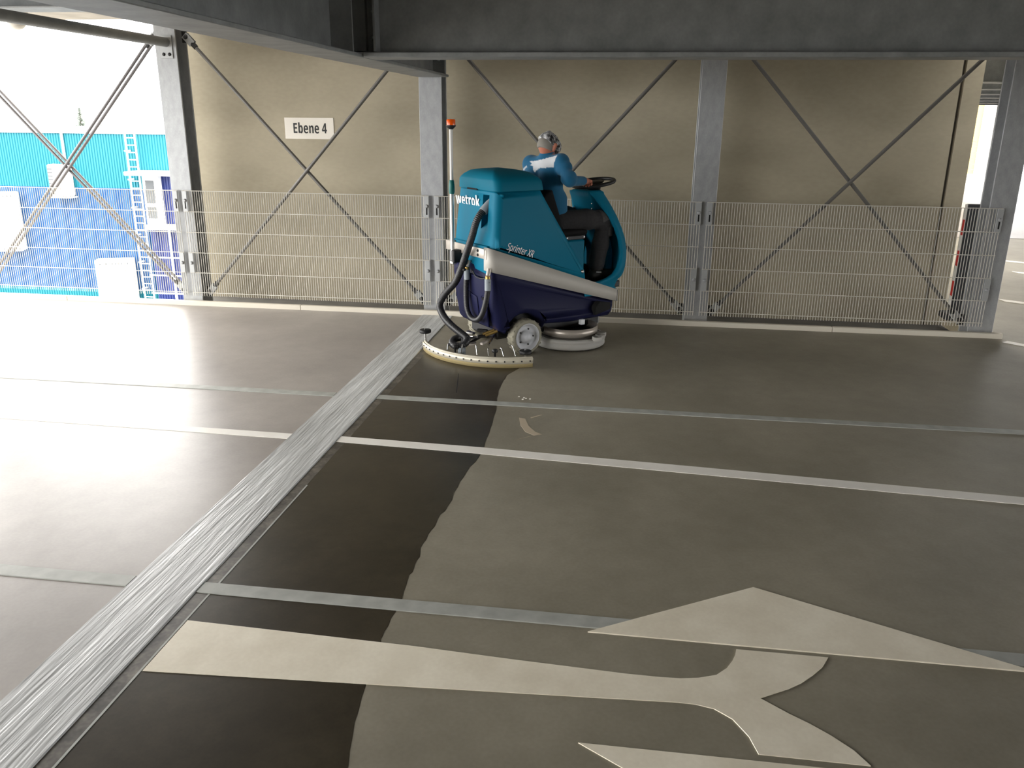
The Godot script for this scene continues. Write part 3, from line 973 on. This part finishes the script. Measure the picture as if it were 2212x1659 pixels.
	# ---- front cowl: a curved shield with open sides
	var rows := [[0.40, 0.60, 1.04, 0.31], [0.46, 0.60, 1.05, 0.315], [0.505, 0.66, 1.06, 0.315], [0.515, 0.74, 1.065, 0.315], [0.53, 0.82, 1.07, 0.315], [0.56, 0.885, 1.075, 0.315], [0.61, 0.93, 1.08, 0.315], [0.68, 0.955, 1.083, 0.313], [0.76, 0.96, 1.08, 0.31], [0.85, 0.945, 1.065, 0.30], [0.94, 0.915, 1.04, 0.28], [1.03, 0.87, 1.01, 0.25], [1.10, 0.83, 0.985, 0.215], [1.17, 0.785, 0.955, 0.175], [1.21, 0.75, 0.935, 0.15], [1.225, 0.745, 0.925, 0.142]]
	var skin := []
	for j in rows.size():
		var q: Array = rows[j]
		var outer := []
		var inn := []
		for i in 25:
			var a := -PI / 2 + PI * i / 24.0
			for e in [[0.0, outer], [0.028, inn]]:
				var w: float = q[3] - e[0]
				var lf: float = q[2] - e[0]
				e[1].append(V(q[1] + (lf - q[1]) * pow(absf(cos(a)), 0.55), w * signf(sin(a)) * pow(absf(sin(a)), 0.62), q[0]))
		inn.reverse()
		skin.append(outer + inn)
	st = S()
	loft(st, skin)
	var cowl := P("front_cowl", st, M("teal"), t)
	# steering column inside the cowl
	st = S()
	rings = []
	for q in [[0.48, 0.96, 1.03, 0.16], [0.70, 0.93, 1.05, 0.13], [0.90, 0.86, 1.0, 0.125], [1.05, 0.80, 0.96, 0.13], [1.18, 0.748, 0.93, 0.138], [1.222, 0.738, 0.92, 0.134], [1.236, 0.755, 0.90, 0.115]]:
		var R := []
		for p in plan_ring(q[1], q[2], q[3], 0.02, 0.05): R.append(V(p[0], p[1], q[0]))
		rings.append(R)
	loft(st, rings)
	var col := P("steering_column", st, M("teal"), t)
	P("label_plate", mb(0.80, 0.84, 0.134, 0.139, 1.02, 1.075), M("white_print"), col)
	for h in [1.09, 1.13]: P("side_screw", mb(0.765, 0.775, 0.131, 0.137, h, h + 0.01, 0.002), M("chrome"), col)
	# ---- steering wheel
	var axis := Vector3(0, 1, 0).rotated(Vector3(1, 0, 0), deg_to_rad(9))
	var W := Transform3D(frame(axis), V(0.885, 0, 1.29))
	st = S()
	var pr := []
	for i in 12: pr.append([0.176 + 0.016 * cos(TAU * i / 12.0), 0.016 * sin(TAU * i / 12.0)])
	lathe(st, pr, W, 48, true)
	var sw := P("steering_wheel", st, M("rubber"), t)
	st = S()
	for i in 3:
		var a := TAU * i / 3.0 + 0.5
		box(st, W * Transform3D(Basis(Vector3.UP, -a), Vector3(cos(a) * 0.105, -0.008, sin(a) * 0.105)), Vector3(0.15, 0.012, 0.05), 0.004)
	P("spokes", st, M("rubber"), sw)
	st = S()
	lathe(st, [[0.001, -0.06], [0.055, -0.06], [0.062, -0.03], [0.08, -0.012], [0.075, 0.004], [0.03, 0.010], [0.001, 0.011]], W, 28)
	P("hub", st, M("rubber"), sw)
	st = S()
	lathe(st, [[0.09, -0.006], [0.09, 0.003], [0.001, 0.004]], W.translated_local(Vector3(0, 0.006, 0)), 28)
	P("hub_plate", st, M("dark_steel"), sw)
	st = S()
	lathe(st, [[0.035, -0.10], [0.035, -0.055]], W, 20)
	P("collar", st, M("chrome"), sw)
	bolt(sw, W * Vector3(0.12, 0.012, 0.06), 0.008, axis, "cap_screw", "chrome")
	# ---- bolts and writing on the shell
	bolt(tank, V(0.555, 0.316, 0.615), 0.011, Vector3(1, 0, 0), "side_bolt", "chrome")
	P("tow_slot", mb(0.66, 0.69, 0.306, 0.318, 0.512, 0.522), M("black_hole"), cowl)
	part("lettering", text_mesh("wetrok", 0.118, 0.002), M("white_print"), tank, Transform3D(Basis(Vector3.RIGHT, 0.10).scaled(Vector3(0.92, 1.0, 1.0)), V(-0.2665, -0.125, 1.185)), "white lettering wetrok")
	var Bs := Basis(Vector3(0, 0, -1), Vector3(0, 1, 0), Vector3(1, 0, 0))
	var shear := Basis(Vector3(0.66, 0, 0), Vector3(0.12, 1, 0), Vector3(0, 0, 1))
	part("lettering", text_mesh("Sprinter XR", 0.078, 0.0016, false), M("white_print"), tank, Transform3D(Bs * Basis(Vector3(0, 0, 1), -0.325) * shear, V(-0.055, 0.3215, 0.833)), "white lettering Sprinter XR")
	# ---- bracket strap across the rear
	st = S()
	var strap := pv([[-0.37, 0.0], [-0.15, 0.0], [0.03, 0.0], [0.17, 0.0], [0.172, -0.012], [0.21, -0.012], [0.212, 0.0], [0.275, 0.0], [0.275, 0.006], [0.20, 0.006], [0.18, 0.006], [-0.37, 0.006]])
	prism(st, strap, 0.775, 0.85, func(p: Vector2, d: float) -> Vector3: return V(-0.325 - p.y, p.x, d), 0.001, 1)
	var br := P("rear_bracket", st, M("bracket_steel"), t, "pale metal strap across the rear")
	for h in [0.795, 0.828]: bolt(br, V(-0.331, 0.14, h), 0.008, Vector3(0, 0, 1), "strap_bolt", "dark_steel")
	P("strap_end", mb(-0.34, -0.29, 0.262, 0.276, 0.775, 0.85, 0.003), M("bracket_steel"), br)
	# ---- beacon pole
	var px := V(-0.385, -0.165, 0.0)
	st = S()
	rod(st, px + Vector3(0, 0.715, 0), px + Vector3(0, 1.24, 0), 0.0165, 16)
	var pole := P("beacon_pole", st, M("alloy"), t)
	st = S()
	rod(st, px + Vector3(0, 1.24, 0), px + Vector3(0, 1.725, 0), 0.0135, 16)
	P("upper_tube", st, M("pole_white"), pole)
	st = S()
	lathe(st, [[0.019, 1.235], [0.023, 1.25], [0.023, 1.29], [0.019, 1.335], [0.015, 1.34]], Transform3D(Basis(), px), 16)
	P("collar", st, M("green_collar"), pole)
	st = S()
	lathe(st, [[0.012, 1.715], [0.020, 1.722], [0.036, 1.737], [0.038, 1.742], [0.038, 1.748]], Transform3D(Basis(), px), 20)
	var bc := P("beacon_base", st, M("rubber"), pole)
	st = S()
	lathe(st, [[0.034, 1.748], [0.034, 1.782], [0.030, 1.790], [0.001, 1.792]], Transform3D(Basis(), px), 20)
	P("beacon_lens", st, M("beacon"), bc, "orange warning beacon")
	P("pole_holder", mb(-0.40, -0.30, -0.20, -0.12, 0.70, 0.80, 0.006), M("rubber"), pole)
	P("holder_tip", mb(-0.40, -0.36, -0.19, -0.14, 0.685, 0.715, 0.006), M("alloy"), pole)
	# ---- suction hose from the tank down to the squeegee
	var hp := [V(-0.245, 0.145, 1.165), V(-0.335, 0.145, 1.07), V(-0.365, 0.11, 0.935), V(-0.375, 0.035, 0.79), V(-0.385, -0.03, 0.665), V(-0.40, -0.10, 0.55), V(-0.44, -0.196, 0.444), V(-0.475, -0.225, 0.35), V(-0.495, -0.14, 0.285), V(-0.505, 0.01, 0.235)]
	var cc := V(-0.515, 0.165, 0.138)
	var ax := (V(-0.656, 0.755, 0.0) * 0.5 + Vector3.UP).normalized()
	var e1 := V(0.755, 0.656, 0.0)
	e1 = (e1 - ax * e1.dot(ax)).normalized()
	var e2 := ax.cross(e1)
	if e2.y < 0.0 and e2.dot(V(0.656, -0.755, 0.0)) < 0.0: e2 = -e2
	for i in 15:
		var a := deg_to_rad(40.0 - 25.0 * i)
		hp.append(cc + e1 * cos(a) * 0.058 + e2 * sin(a) * 0.058 + ax * (0.012 - 0.0022 * i))
	hp.append(V(-0.526, 0.215, 0.105))
	st = S()
	corrugated(st, hp, 0.029, 0.0125, 0.0045, 14)
	var hose := P("suction_hose", st, M("hose"), t, "black corrugated suction hose")
	st = S()
	var hd: Vector3 = (hp[0] - hp[1]).normalized()
	lathe(st, [[0.034, -0.06], [0.036, -0.05], [0.030, 0.02], [0.022, 0.06], [0.012, 0.085]], Transform3D(frame(hd), hp[0]), 18)
	P("hose_cuff", st, M("cuff"), hose)
	st = S()
	lathe(st, [[0.030, 0.03], [0.030, 0.105]], Transform3D(Basis(), V(-0.528, 0.222, 0.0)), 18)
	P("hose_socket", st, M("cuff"), hose)
	# ---- drain hose hanging in a loop
	var up := [V(-0.352, 0.005, 0.66), V(-0.355, -0.002, 0.56), V(-0.355, -0.004, 0.44), V(-0.358, 0.012, 0.355), V(-0.36, 0.06, 0.30), V(-0.362, 0.131, 0.285), V(-0.36, 0.20, 0.305), V(-0.358, 0.257, 0.365), V(-0.356, 0.30, 0.46), V(-0.354, 0.32, 0.54), V(-0.352, 0.325, 0.62)]
	st = S()
	corrugated(st, up, 0.022, 0.010, 0.003, 12)
	var dh := P("drain_hose", st, M("hose"), t, "grey black drain hose hanging in a loop")
	for q in [[0.005, 0.585, 0.665], [0.322, 0.55, 0.64]]:
		st = S()
		rod(st, V(-0.352, q[0], q[1]), V(-0.352, q[0], q[2]), 0.0245, 16)
		P("hose_cuff", st, M("cuff"), dh)
		st = S()
		rod(st, V(-0.352, q[0], q[2]), V(-0.352, q[0], q[2] + 0.02), 0.020, 14)
		P("clamp", st, M("brass"), dh)
		st = S()
		rod(st, V(-0.352, q[0], q[2] + 0.02), V(-0.33, q[0] * 0.95, q[2] + 0.07), 0.017, 12)
		P("elbow", st, M("bracket_steel"), dh)
	st = S()
	sweep(st, spline([V(-0.335, 0.07, 0.66), V(-0.35, 0.14, 0.63), V(-0.35, 0.22, 0.625), V(-0.352, 0.30, 0.64)], 0.01), 0.005, 8)
	P("retaining_cord", st, M("rubber"), dh)
	P("tap_lever", mb(-0.39, -0.34, -0.05, 0.02, 0.655, 0.675, 0.004), M("rubber"), dh)
	# ---- brush deck: two scrubbing discs under skirts
	for s in [1.0, -1.0]:
		var c := V(0.50, s * 0.235, 0.0)
		st = S()
		lathe(st, [[0.20, 0.012], [0.292, 0.012], [0.300, 0.02], [0.300, 0.05], [0.292, 0.056], [0.292, 0.066], [0.298, 0.07], [0.296, 0.088], [0.20, 0.094]], Transform3D(Basis(), c), 56)
		var sk := P("brush_skirt", st, M("skirt"), t)
		st = S()
		lathe(st, [[0.05, 0.088], [0.262, 0.09], [0.262, 0.10], [0.05, 0.11]], Transform3D(Basis(), c), 48)
		P("deck_plate", st, M("deck_dark"), sk)
		st = S()
		lathe(st, [[0.23, 0.10], [0.236, 0.10], [0.236, 0.168], [0.230, 0.168]], Transform3D(Basis(), c), 48, true)
		P("splash_ring", st, M("skirt_metal"), sk)
		st = S()
		lathe(st, [[0.20, 0.001], [0.278, 0.001], [0.278, 0.03], [0.20, 0.03]], Transform3D(Basis(), c), 48)
		P("brush", st, M("deck_dark"), sk)
		P("motor_cap", mb(0.56, 0.60, s * 0.3 - 0.02, s * 0.3 + 0.02, 0.165, 0.21, 0.004), M("white_print"), sk)
		for q in [[0.56, 0.535], [0.63, 0.49], [0.69, 0.43]]:
			st = S()
			lathe(st, [[0.036, 0.08], [0.040, 0.084], [0.040, 0.112], [0.034, 0.116], [0.03, 0.108], [0.001, 0.108]], Transform3D(Basis(), V(q[0], s * q[1], 0)), 20)
			P("guide_roller", st, M("skirt"), sk)
	# ---- squeegee, swung out in the turn: an arc about its own centre
	var qc := to_machine(Vector3(-0.985, 0, 1.086), t)
	var arc := func(R: float, a: float, h: float) -> Vector3:
		var w := Vector3(-0.985 + R * cos(a), h, 1.086 + R * sin(a))
		return to_machine(w, t) + Vector3(0, h, 0)
	var bars := [["squeegee_bar", 0.655, 0.676, 0.036, 0.078, "squeegee_bar", ""], ["squeegee_blade", 0.676, 0.682, -0.001, 0.066, "squeegee_rubber", "amber rubber blade"], ["inner_blade", 0.648, 0.654, -0.001, 0.05, "squeegee_rubber", ""], ["blade_clamp", 0.6835, 0.6865, 0.030, 0.072, "squeegee_bar", ""]]
	var sq: Node = null
	for e in bars:
		st = S()
		var secs := []
		for i in 61:
			var a := deg_to_rad(lerpf(157.0, 63.0, i / 60.0))
			var lift := 0.0
			secs.append([arc.call(e[1], a, e[3] + lift), arc.call(e[2], a, e[3] + lift), arc.call(e[2], a, e[4] + lift), arc.call(e[1], a, e[4] + lift)])
		loft(st, secs)
		var made_part := P(e[0], st, M(e[5]), t if sq == null else sq, e[6])
		if sq == null: sq = made_part
	for i in 17:
		var a := deg_to_rad(lerpf(152.0, 65.0, i / 16.0))
		st = S()
		var p0: Vector3 = arc.call(0.686, a, 0.05)
		var p1: Vector3 = arc.call(0.692, a, 0.05)
		lathe(st, [[0.006, 0.0], [0.006, 0.006]], Transform3D(frame(p1 - p0), p0), 8)
		P("blade_stud", st, M("dark_steel"), sq)
	for e in [[159.0, 0.135, 0.66], [66.0, 0.085, 0.60]]:
		var p: Vector3 = arc.call(e[2], deg_to_rad(e[0]), 0.0)
		st = S()
		lathe(st, [[0.044, e[1]], [0.048, e[1] + 0.004], [0.048, e[1] + 0.022], [0.040, e[1] + 0.028], [0.001, e[1] + 0.028]], Transform3D(Basis(), p), 24)
		var bw := P("bumper_wheel", st, M("rubber"), sq)
		st = S()
		rod(st, p + Vector3(0, 0.05, 0), p + Vector3(0, e[1] + 0.036, 0), 0.007, 10)
		P("axle", st, M("chrome"), bw)
	# brackets, knobs and hangers between squeegee and chassis
	for a in [118.0, 88.0]:
		st = S()
		var p: Vector3 = arc.call(0.64, deg_to_rad(a), 0.08)
		lathe(st, [[0.008, -0.02], [0.008, 0.03], [0.022, 0.032], [0.022, 0.05], [0.012, 0.056]], Transform3D(Basis(), p), 12)
		P("clamp_knob", st, M("rubber"), sq)
	for k in 6:
		st = S()
		var a := deg_to_rad([124.0, 112.0, 100.0, 92.0, 82.0, 74.0][k])
		var p0: Vector3 = arc.call(0.655, a, 0.085)
		var p1: Vector3 = arc.call(0.60 - 0.05 * (k % 2), a + 0.06, 0.10 + 0.02 * (k % 3))
		sweep(st, spline([p0, p0.lerp(p1, 0.5) + Vector3(0, 0.035, 0), p1], 0.008), 0.0045, 8)
		P("hanger_wire", st, M("chrome"), sq)
	for q in [[-0.36, 0.10, 0.13, "chrome"], [-0.30, 0.16, 0.15, "rubber"], [-0.34, 0.24, 0.12, "bracket_steel"], [-0.25, 0.07, 0.17, "rubber"], [-0.42, 0.18, 0.105, "bracket_steel"], [-0.33, 0.02, 0.15, "chrome"]]:
		st = S()
		box(st, Transform3D(Basis(Vector3.UP, q[1] * 9.0), V(q[0], q[1], q[2])), Vector3(0.09, 0.022, 0.03), 0.005)
		P("linkage", st, M(q[3]), sq)
	for q in [0.16, 0.20]:
		st = S()
		rod(st, V(-0.30, q, 0.165), V(-0.22, q + 0.05, 0.20), 0.012, 12)
		P("spring", st, M("brass"), sq)
	st = S()
	rod(st, V(-0.46, 0.16, 0.095), V(-0.15, 0.08, 0.17), 0.012, 10)
	P("tow_arm", st, M("dark_steel"), sq)
	st = S()
	rod(st, V(-0.30, 0.25, 0.10), V(-0.17, 0.16, 0.17), 0.010, 10)
	P("tow_arm", st, M("chrome"), sq)

func to_machine(w: Vector3, t: Node3D) -> Vector3:
	var v := t.transform.affine_inverse() * w
	return Vector3(v.x, 0.0, v.z)

# ------------------------------------------------------------------ the driver
# bones are [from, to, radius, radius]; the field is meshed as surface nets
func flesh(st: SurfaceTool, bones: Array, cell: float, k: float, clips := [], paint = null) -> void:
	var lo := Vector3(1e9, 1e9, 1e9)
	var hi := -lo
	for b in bones:
		var r: float = maxf(b[2], b[3]) + k + cell * 2.0
		for e in 2:
			lo = lo.min(b[e] - Vector3.ONE * r)
			hi = hi.max(b[e] + Vector3.ONE * r)
	var n := Vector3i(((hi - lo) / cell).ceil()) + Vector3i.ONE
	var f := PackedFloat32Array()
	f.resize(n.x * n.y * n.z)
	f.fill(1.0)
	for b in bones:
		var r: float = maxf(b[2], b[3]) + k + cell * 2.0
		var a: Vector3 = b[0]
		var ab: Vector3 = b[1] - a
		var l2 := maxf(ab.length_squared(), 1e-9)
		var c0 := Vector3i(((a.min(b[1]) - Vector3.ONE * r - lo) / cell).floor()).clamp(Vector3i.ZERO, n - Vector3i.ONE)
		var c1 := Vector3i(((a.max(b[1]) + Vector3.ONE * r - lo) / cell).ceil()).clamp(Vector3i.ZERO, n - Vector3i.ONE)
		for z in range(c0.z, c1.z + 1):
			for y in range(c0.y, c1.y + 1):
				for x in range(c0.x, c1.x + 1):
					var p := lo + Vector3(x, y, z) * cell
					var t := clampf((p - a).dot(ab) / l2, 0.0, 1.0)
					var d: float = (p - a - ab * t).length() - lerpf(b[2], b[3], t)
					var i := (z * n.y + y) * n.x + x
					var o := f[i]
					var hh := maxf(k - absf(o - d), 0.0) / k
					f[i] = minf(o, d) - hh * hh * k * 0.25
	for c in clips:
		var nn: Vector3 = c[0]
		for z in n.z:
			for y in n.y:
				for x in n.x:
					var i := (z * n.y + y) * n.x + x
					if f[i] < 0.2: f[i] = maxf(f[i], nn.dot(lo + Vector3(x, y, z) * cell - c[1]))
	var at_ := {}
	var sx := 1
	var sy := n.x
	var sz := n.x * n.y
	for z in n.z - 1:
		for y in n.y - 1:
			for x in n.x - 1:
				var i := z * sz + y * sy + x
				var s0 := f[i] < 0.0
				var same := true
				for q in [sx, sy, sz, sx + sy, sx + sz, sy + sz, sx + sy + sz]:
					if (f[i + q] < 0.0) != s0:
						same = false
						break
				if same: continue
				var sum := Vector3.ZERO
				var cnt := 0
				for e in [[0, 0, 0, 0], [0, 0, 1, 0], [0, 0, 0, 1], [0, 0, 1, 1], [1, 0, 0, 0], [1, 1, 0, 0], [1, 0, 0, 1], [1, 1, 0, 1], [2, 0, 0, 0], [2, 1, 0, 0], [2, 0, 1, 0], [2, 1, 1, 0]]:
					var c := Vector3i(e[1], e[2], e[3])
					var c2 := c
					c2[e[0]] = 1
					var va := f[i + c.x * sx + c.y * sy + c.z * sz]
					var vb := f[i + c2.x * sx + c2.y * sy + c2.z * sz]
					if (va < 0.0) != (vb < 0.0):
						sum += Vector3(c).lerp(Vector3(c2), va / (va - vb))
						cnt += 1
				at_[i] = lo + (Vector3(x, y, z) + sum / cnt) * cell
	st.set_smooth_group(0)
	for z in range(1, n.z - 1):
		for y in range(1, n.y - 1):
			for x in range(1, n.x - 1):
				var i := z * sz + y * sy + x
				var s0 := f[i] < 0.0
				for e in [[sx, sy, sz], [sy, sz, sx], [sz, sx, sy]]:
					var s1 := f[i + e[0]] < 0.0
					if s0 == s1: continue
					var q := [i, i - e[1], i - e[1] - e[2], i - e[2]]
					if not (at_.has(q[0]) and at_.has(q[1]) and at_.has(q[2]) and at_.has(q[3])): continue
					if s0: q.reverse()
					for w in [q[0], q[1], q[2], q[0], q[2], q[3]]:
						if paint != null: st.set_color(paint.call(at_[w]))
						st.add_vertex(at_[w])

func build_driver() -> void:
	var t := thing("person", "person in a blue shirt and grey bandana driving the scrubber dryer, seen from behind", "person", Vector3(-0.99, 0.003, 1.09), deg_to_rad(-49.0))
	var hip := V(0.45, 0.0, 1.02)
	var chest := V(0.40, -0.02, 1.36)
	var neck := V(0.425, -0.02, 1.505)
	var skull := V(0.438, -0.02, 1.590)
	var rs := V(0.43, 0.155, 1.475)
	var re := V(0.40, 0.315, 1.34)
	var rw := V(0.635, 0.20, 1.325)
	var ls := V(0.385, -0.20, 1.445)
	var le := V(0.42, -0.36, 1.25)
	var lw := V(0.66, -0.22, 1.30)
	var rk := V(0.895, 0.165, 0.995)
	var ra := V(0.815, 0.165, 0.60)
	var lk := V(0.895, -0.15, 0.99)
	var la := V(0.83, -0.15, 0.60)
	# ---- skin: one continuous body under the clothes
	var st := S()
	var body := [[hip, chest, 0.07, 0.065], [chest, neck, 0.06, 0.045], [neck, skull, 0.05, 0.055], [neck, rs, 0.04, 0.042], [rs, re, 0.042, 0.034], [re, rw, 0.034, 0.025], [neck, ls, 0.04, 0.042], [ls, le, 0.042, 0.034], [le, lw, 0.034, 0.025]]
	for s in [[rk, ra, 0.165], [lk, la, -0.15]]:
		body.append_array([[hip, V(0.46, s[2] * 0.6, 0.99), 0.08, 0.075], [V(0.46, s[2] * 0.6, 0.99), s[0], 0.072, 0.05], [s[0], s[1], 0.048, 0.032], [s[1], s[1] + V(0.10, 0, -0.06), 0.03, 0.028]])
	flesh(st, body, 0.014, 0.03)
	# head: face bowed forwards and a little to the left
	var fwd := V(0.88, -0.12, -0.46).normalized()
	var upv := V(0.44, -0.05, 0.9).normalized()
	var rgt := fwd.cross(upv).normalized()
	var head := [[skull - fwd * 0.025, skull + fwd * 0.022, 0.078, 0.076], [skull + fwd * 0.03 - upv * 0.045, skull + fwd * 0.062 - upv * 0.085, 0.05, 0.030], [skull + fwd * 0.088 - upv * 0.006, skull + fwd * 0.110 - upv * 0.034, 0.010, 0.014], [skull + fwd * 0.082 + upv * 0.016 - rgt * 0.03, skull + fwd * 0.082 + upv * 0.016 + rgt * 0.03, 0.014, 0.014], [skull + fwd * 0.088 - upv * 0.062 - rgt * 0.014, skull + fwd * 0.088 - upv * 0.062 + rgt * 0.014, 0.008, 0.008], [neck, skull - fwd * 0.02 - upv * 0.03, 0.056, 0.058]]
	for s in [-1.0, 1.0]:
		head.append([skull + rgt * 0.078 * s - upv * 0.035 - fwd * 0.01, skull + rgt * 0.088 * s + upv * 0.005 - fwd * 0.018, 0.010, 0.014])
	flesh(st, head, 0.0055, 0.014)
	# hands closing on the rim
	for s in [[rw, V(0.735, 0.115, 1.292), 1.0, re], [lw, V(0.735, -0.115, 1.292), -1.0, le]]:
		var w: Vector3 = s[0]
		var rim: Vector3 = s[1]
		var palm: Vector3 = w.lerp(rim, 0.55) + Vector3(0, 0.012, 0)
		var dirp: Vector3 = (rim - w).normalized()
		var acr: Vector3 = dirp.cross(Vector3.UP).normalized()
		var hand := [[s[3].lerp(w, 0.8), w, 0.027, 0.025], [w, palm, 0.024, 0.026], [palm - acr * 0.022, palm + acr * 0.022, 0.019, 0.019]]
		for i in 4:
			var o: float = (i - 1.5) * 0.021
			var ln: float = [0.92, 1.05, 1.0, 0.8][i]
			var k0: Vector3 = palm + acr * o + dirp * 0.018 + Vector3(0, 0.006, 0)
			var k1: Vector3 = k0 + dirp * 0.036 * ln + Vector3(0, 0.004, 0)
			var k2: Vector3 = k1 + dirp * 0.014 * ln - Vector3(0, 0.028 * ln, 0)
			var k3: Vector3 = k2 - dirp * 0.016 * ln - Vector3(0, 0.012 * ln, 0)
			hand.append_array([[k0, k1, 0.0098, 0.0092], [k1, k2, 0.0092, 0.0086], [k2, k3, 0.0086, 0.0078]])
		var th: Vector3 = palm - acr * 0.028 * s[2] - dirp * 0.012
		hand.append_array([[th, th - acr * 0.018 * s[2] + dirp * 0.022 - Vector3(0, 0.01, 0), 0.0115, 0.0105], [th - acr * 0.018 * s[2] + dirp * 0.022 - Vector3(0, 0.01, 0), th - acr * 0.012 * s[2] + dirp * 0.046 - Vector3(0, 0.024, 0), 0.0105, 0.009]])
		flesh(st, hand, 0.004, 0.006)
	var skin := P("body", st, M("skin"), t, "weathered tanned skin of head and hands")
	for s in [-1.0, 1.0]:
		st = S()
		lathe(st, [[0.001, 0.0], [0.009, 0.002], [0.009, 0.005], [0.001, 0.009]], Transform3D(frame(fwd), skull + fwd * 0.082 + rgt * 0.029 * s - upv * 0.004), 10)
		P("eye", st, M("eye"), skin)
	# ---- short grey hair below the bandana
	st = S()
	flesh(st, [[skull - fwd * 0.032 - upv * 0.012, skull - fwd * 0.01, 0.077, 0.079]], 0.006, 0.012, [[-upv, skull - upv * 0.05], [fwd, skull + fwd * 0.015]])
	P("hair", st, M("hair"), t)
	# ---- bandana with its knot at the back
	st = S()
	var back := -fwd
	flesh(st, [[skull - fwd * 0.028 + upv * 0.008, skull + fwd * 0.022 + upv * 0.006, 0.0815, 0.080], [skull + back * 0.07 + upv * 0.05 - rgt * 0.02, skull + back * 0.05 + upv * 0.085, 0.026, 0.022], [skull + back * 0.09 + upv * 0.02 - rgt * 0.03, skull + back * 0.085 + upv * 0.055 + rgt * 0.02, 0.020, 0.022], [skull + upv * 0.085 + back * 0.02, skull + upv * 0.08 + fwd * 0.01 + rgt * 0.02, 0.02, 0.016]], 0.006, 0.016, [[-upv * 0.86 - fwd * 0.5, skull - upv * 0.02 - fwd * 0.03]])
	P("bandana", st, M("bandana"), t, "black and white patterned bandana")
	# ---- shirt with a pale print on the back
	var blue := Color(0.001, 0.105, 0.215)
	var white := Color(0.62, 0.64, 0.66)
	var print_poly := PackedVector2Array([Vector2(0.165, 1.528), Vector2(0.155, 1.435), Vector2(0.03, 1.424), Vector2(-0.01, 1.41), Vector2(-0.04, 1.388), Vector2(-0.062, 1.412), Vector2(-0.075, 1.436), Vector2(-0.115, 1.440), Vector2(-0.10, 1.452), Vector2(-0.14, 1.468), Vector2(0.0, 1.487), Vector2(0.08, 1.508)])
	var sliver := PackedVector2Array([Vector2(-0.15, 1.425), Vector2(-0.24, 1.385), Vector2(-0.24, 1.40), Vector2(-0.16, 1.432)])
	var paint := func(p: Vector3) -> Color:
		if -p.z < 0.40 and (Geometry2D.is_point_in_polygon(Vector2(p.x, p.y), print_poly) or Geometry2D.is_point_in_polygon(Vector2(p.x, p.y), sliver)): return white
		return blue
	st = S()
	var sh := [[V(0.43, -0.07, 1.03), V(0.40, -0.08, 1.20), 0.098, 0.098], [V(0.43, 0.07, 1.03), V(0.40, 0.06, 1.20), 0.098, 0.098], [V(0.40, -0.08, 1.20), V(0.395, -0.10, 1.37), 0.10, 0.098], [V(0.40, 0.06, 1.20), V(0.405, 0.06, 1.39), 0.10, 0.098], [V(0.395, -0.10, 1.38), ls, 0.085, 0.068], [V(0.405, 0.06, 1.40), rs, 0.085, 0.058], [V(0.40, -0.02, 1.42), neck + Vector3(0, 0.02, 0), 0.082, 0.066], [ls, rs, 0.06, 0.06], [rs, re, 0.050, 0.043], [re, rw.lerp(re, 0.12), 0.044, 0.036], [ls, le, 0.054, 0.047], [le, lw.lerp(le, 0.12), 0.052, 0.038]]
	# folds at the elbow and waist
	for q in [[0.35, 0.036], [0.8, 0.034]]:
		var p: Vector3 = rs.lerp(re, q[0])
		sh.append([p + Vector3(0.02, 0.012, -0.02), p + Vector3(-0.015, -0.02, 0.02), q[1], q[1] - 0.004])
	for h in [1.06, 1.11, 1.17]: sh.append([V(0.47, -0.06, h), V(0.46, 0.09, h + 0.012), 0.066, 0.07])
	flesh(st, sh, 0.0075, 0.03, [[upv, neck + upv * 0.045], [Vector3(0, -1, 0), V(0.4, 0, 0.975)]], paint)
	P("shirt", st, M("shirt"), t, "blue long sleeved shirt with a pale print on the back")
	# ---- trousers
	st = S()
	var tr := [[V(0.43, -0.07, 0.99), V(0.43, 0.07, 0.99), 0.108, 0.108], [V(0.43, -0.06, 1.03), V(0.43, 0.06, 1.03), 0.10, 0.10]]
	for s in [[rk, ra, 0.165], [lk, la, -0.15]]:
		tr.append_array([[V(0.46, s[2] * 0.62, 1.0), V(0.70, s[2] * 0.95, 1.01), 0.092, 0.082], [V(0.70, s[2] * 0.95, 1.01), s[0], 0.082, 0.07], [s[0], s[0].lerp(s[1], 0.5), 0.069, 0.068], [s[0].lerp(s[1], 0.5), s[1] + Vector3(0, 0.03, 0), 0.068, 0.072]])
	flesh(st, tr, 0.011, 0.03, [[Vector3(0, -1, 0), V(0, 0, 0.59)]])
	var trs := P("trousers", st, M("trousers"), t, "dark work trousers")
	st = S()
	for s in [rk, lk]:
		flesh(st, [[s + V(-0.07, 0, 0.018), s + V(0.012, 0, 0.006), 0.0745, 0.0725], [s + V(0.012, 0, 0.006), s + V(0.0, 0, -0.11), 0.0725, 0.070]], 0.011, 0.02, [[V(-1, 0, 0), s + V(-0.085, 0, 0)], [Vector3(0, -1, 0), s + V(0, 0, -0.13)]])
	P("knee_patch", st, M("trouser_patch"), trs)
	# ---- shoes
	for s in [ra, la]:
		st = S()
		var sole: float = 0.494
		var a := Vector3(s.x, sole + 0.045, s.z)
		flesh(st, [[a + V(-0.03, 0, 0.0), a + V(0.06, 0, 0.0), 0.044, 0.046], [a + V(0.06, 0, 0.0), a + V(0.19, 0.012, -0.006), 0.046, 0.040], [a, a + Vector3(0, 0.06, 0), 0.046, 0.044]], 0.009, 0.02, [[Vector3(0, -1, 0), Vector3(0, sole, 0)]])
		var shoe := P("shoe", st, M("shoe"), t)
		st = S()
		rod(st, a + V(-0.03, 0.046, 0.035), a + V(0.02, 0.05, 0.03), 0.004, 8)
		P("reflective_tab", st, M("alloy"), shoe)
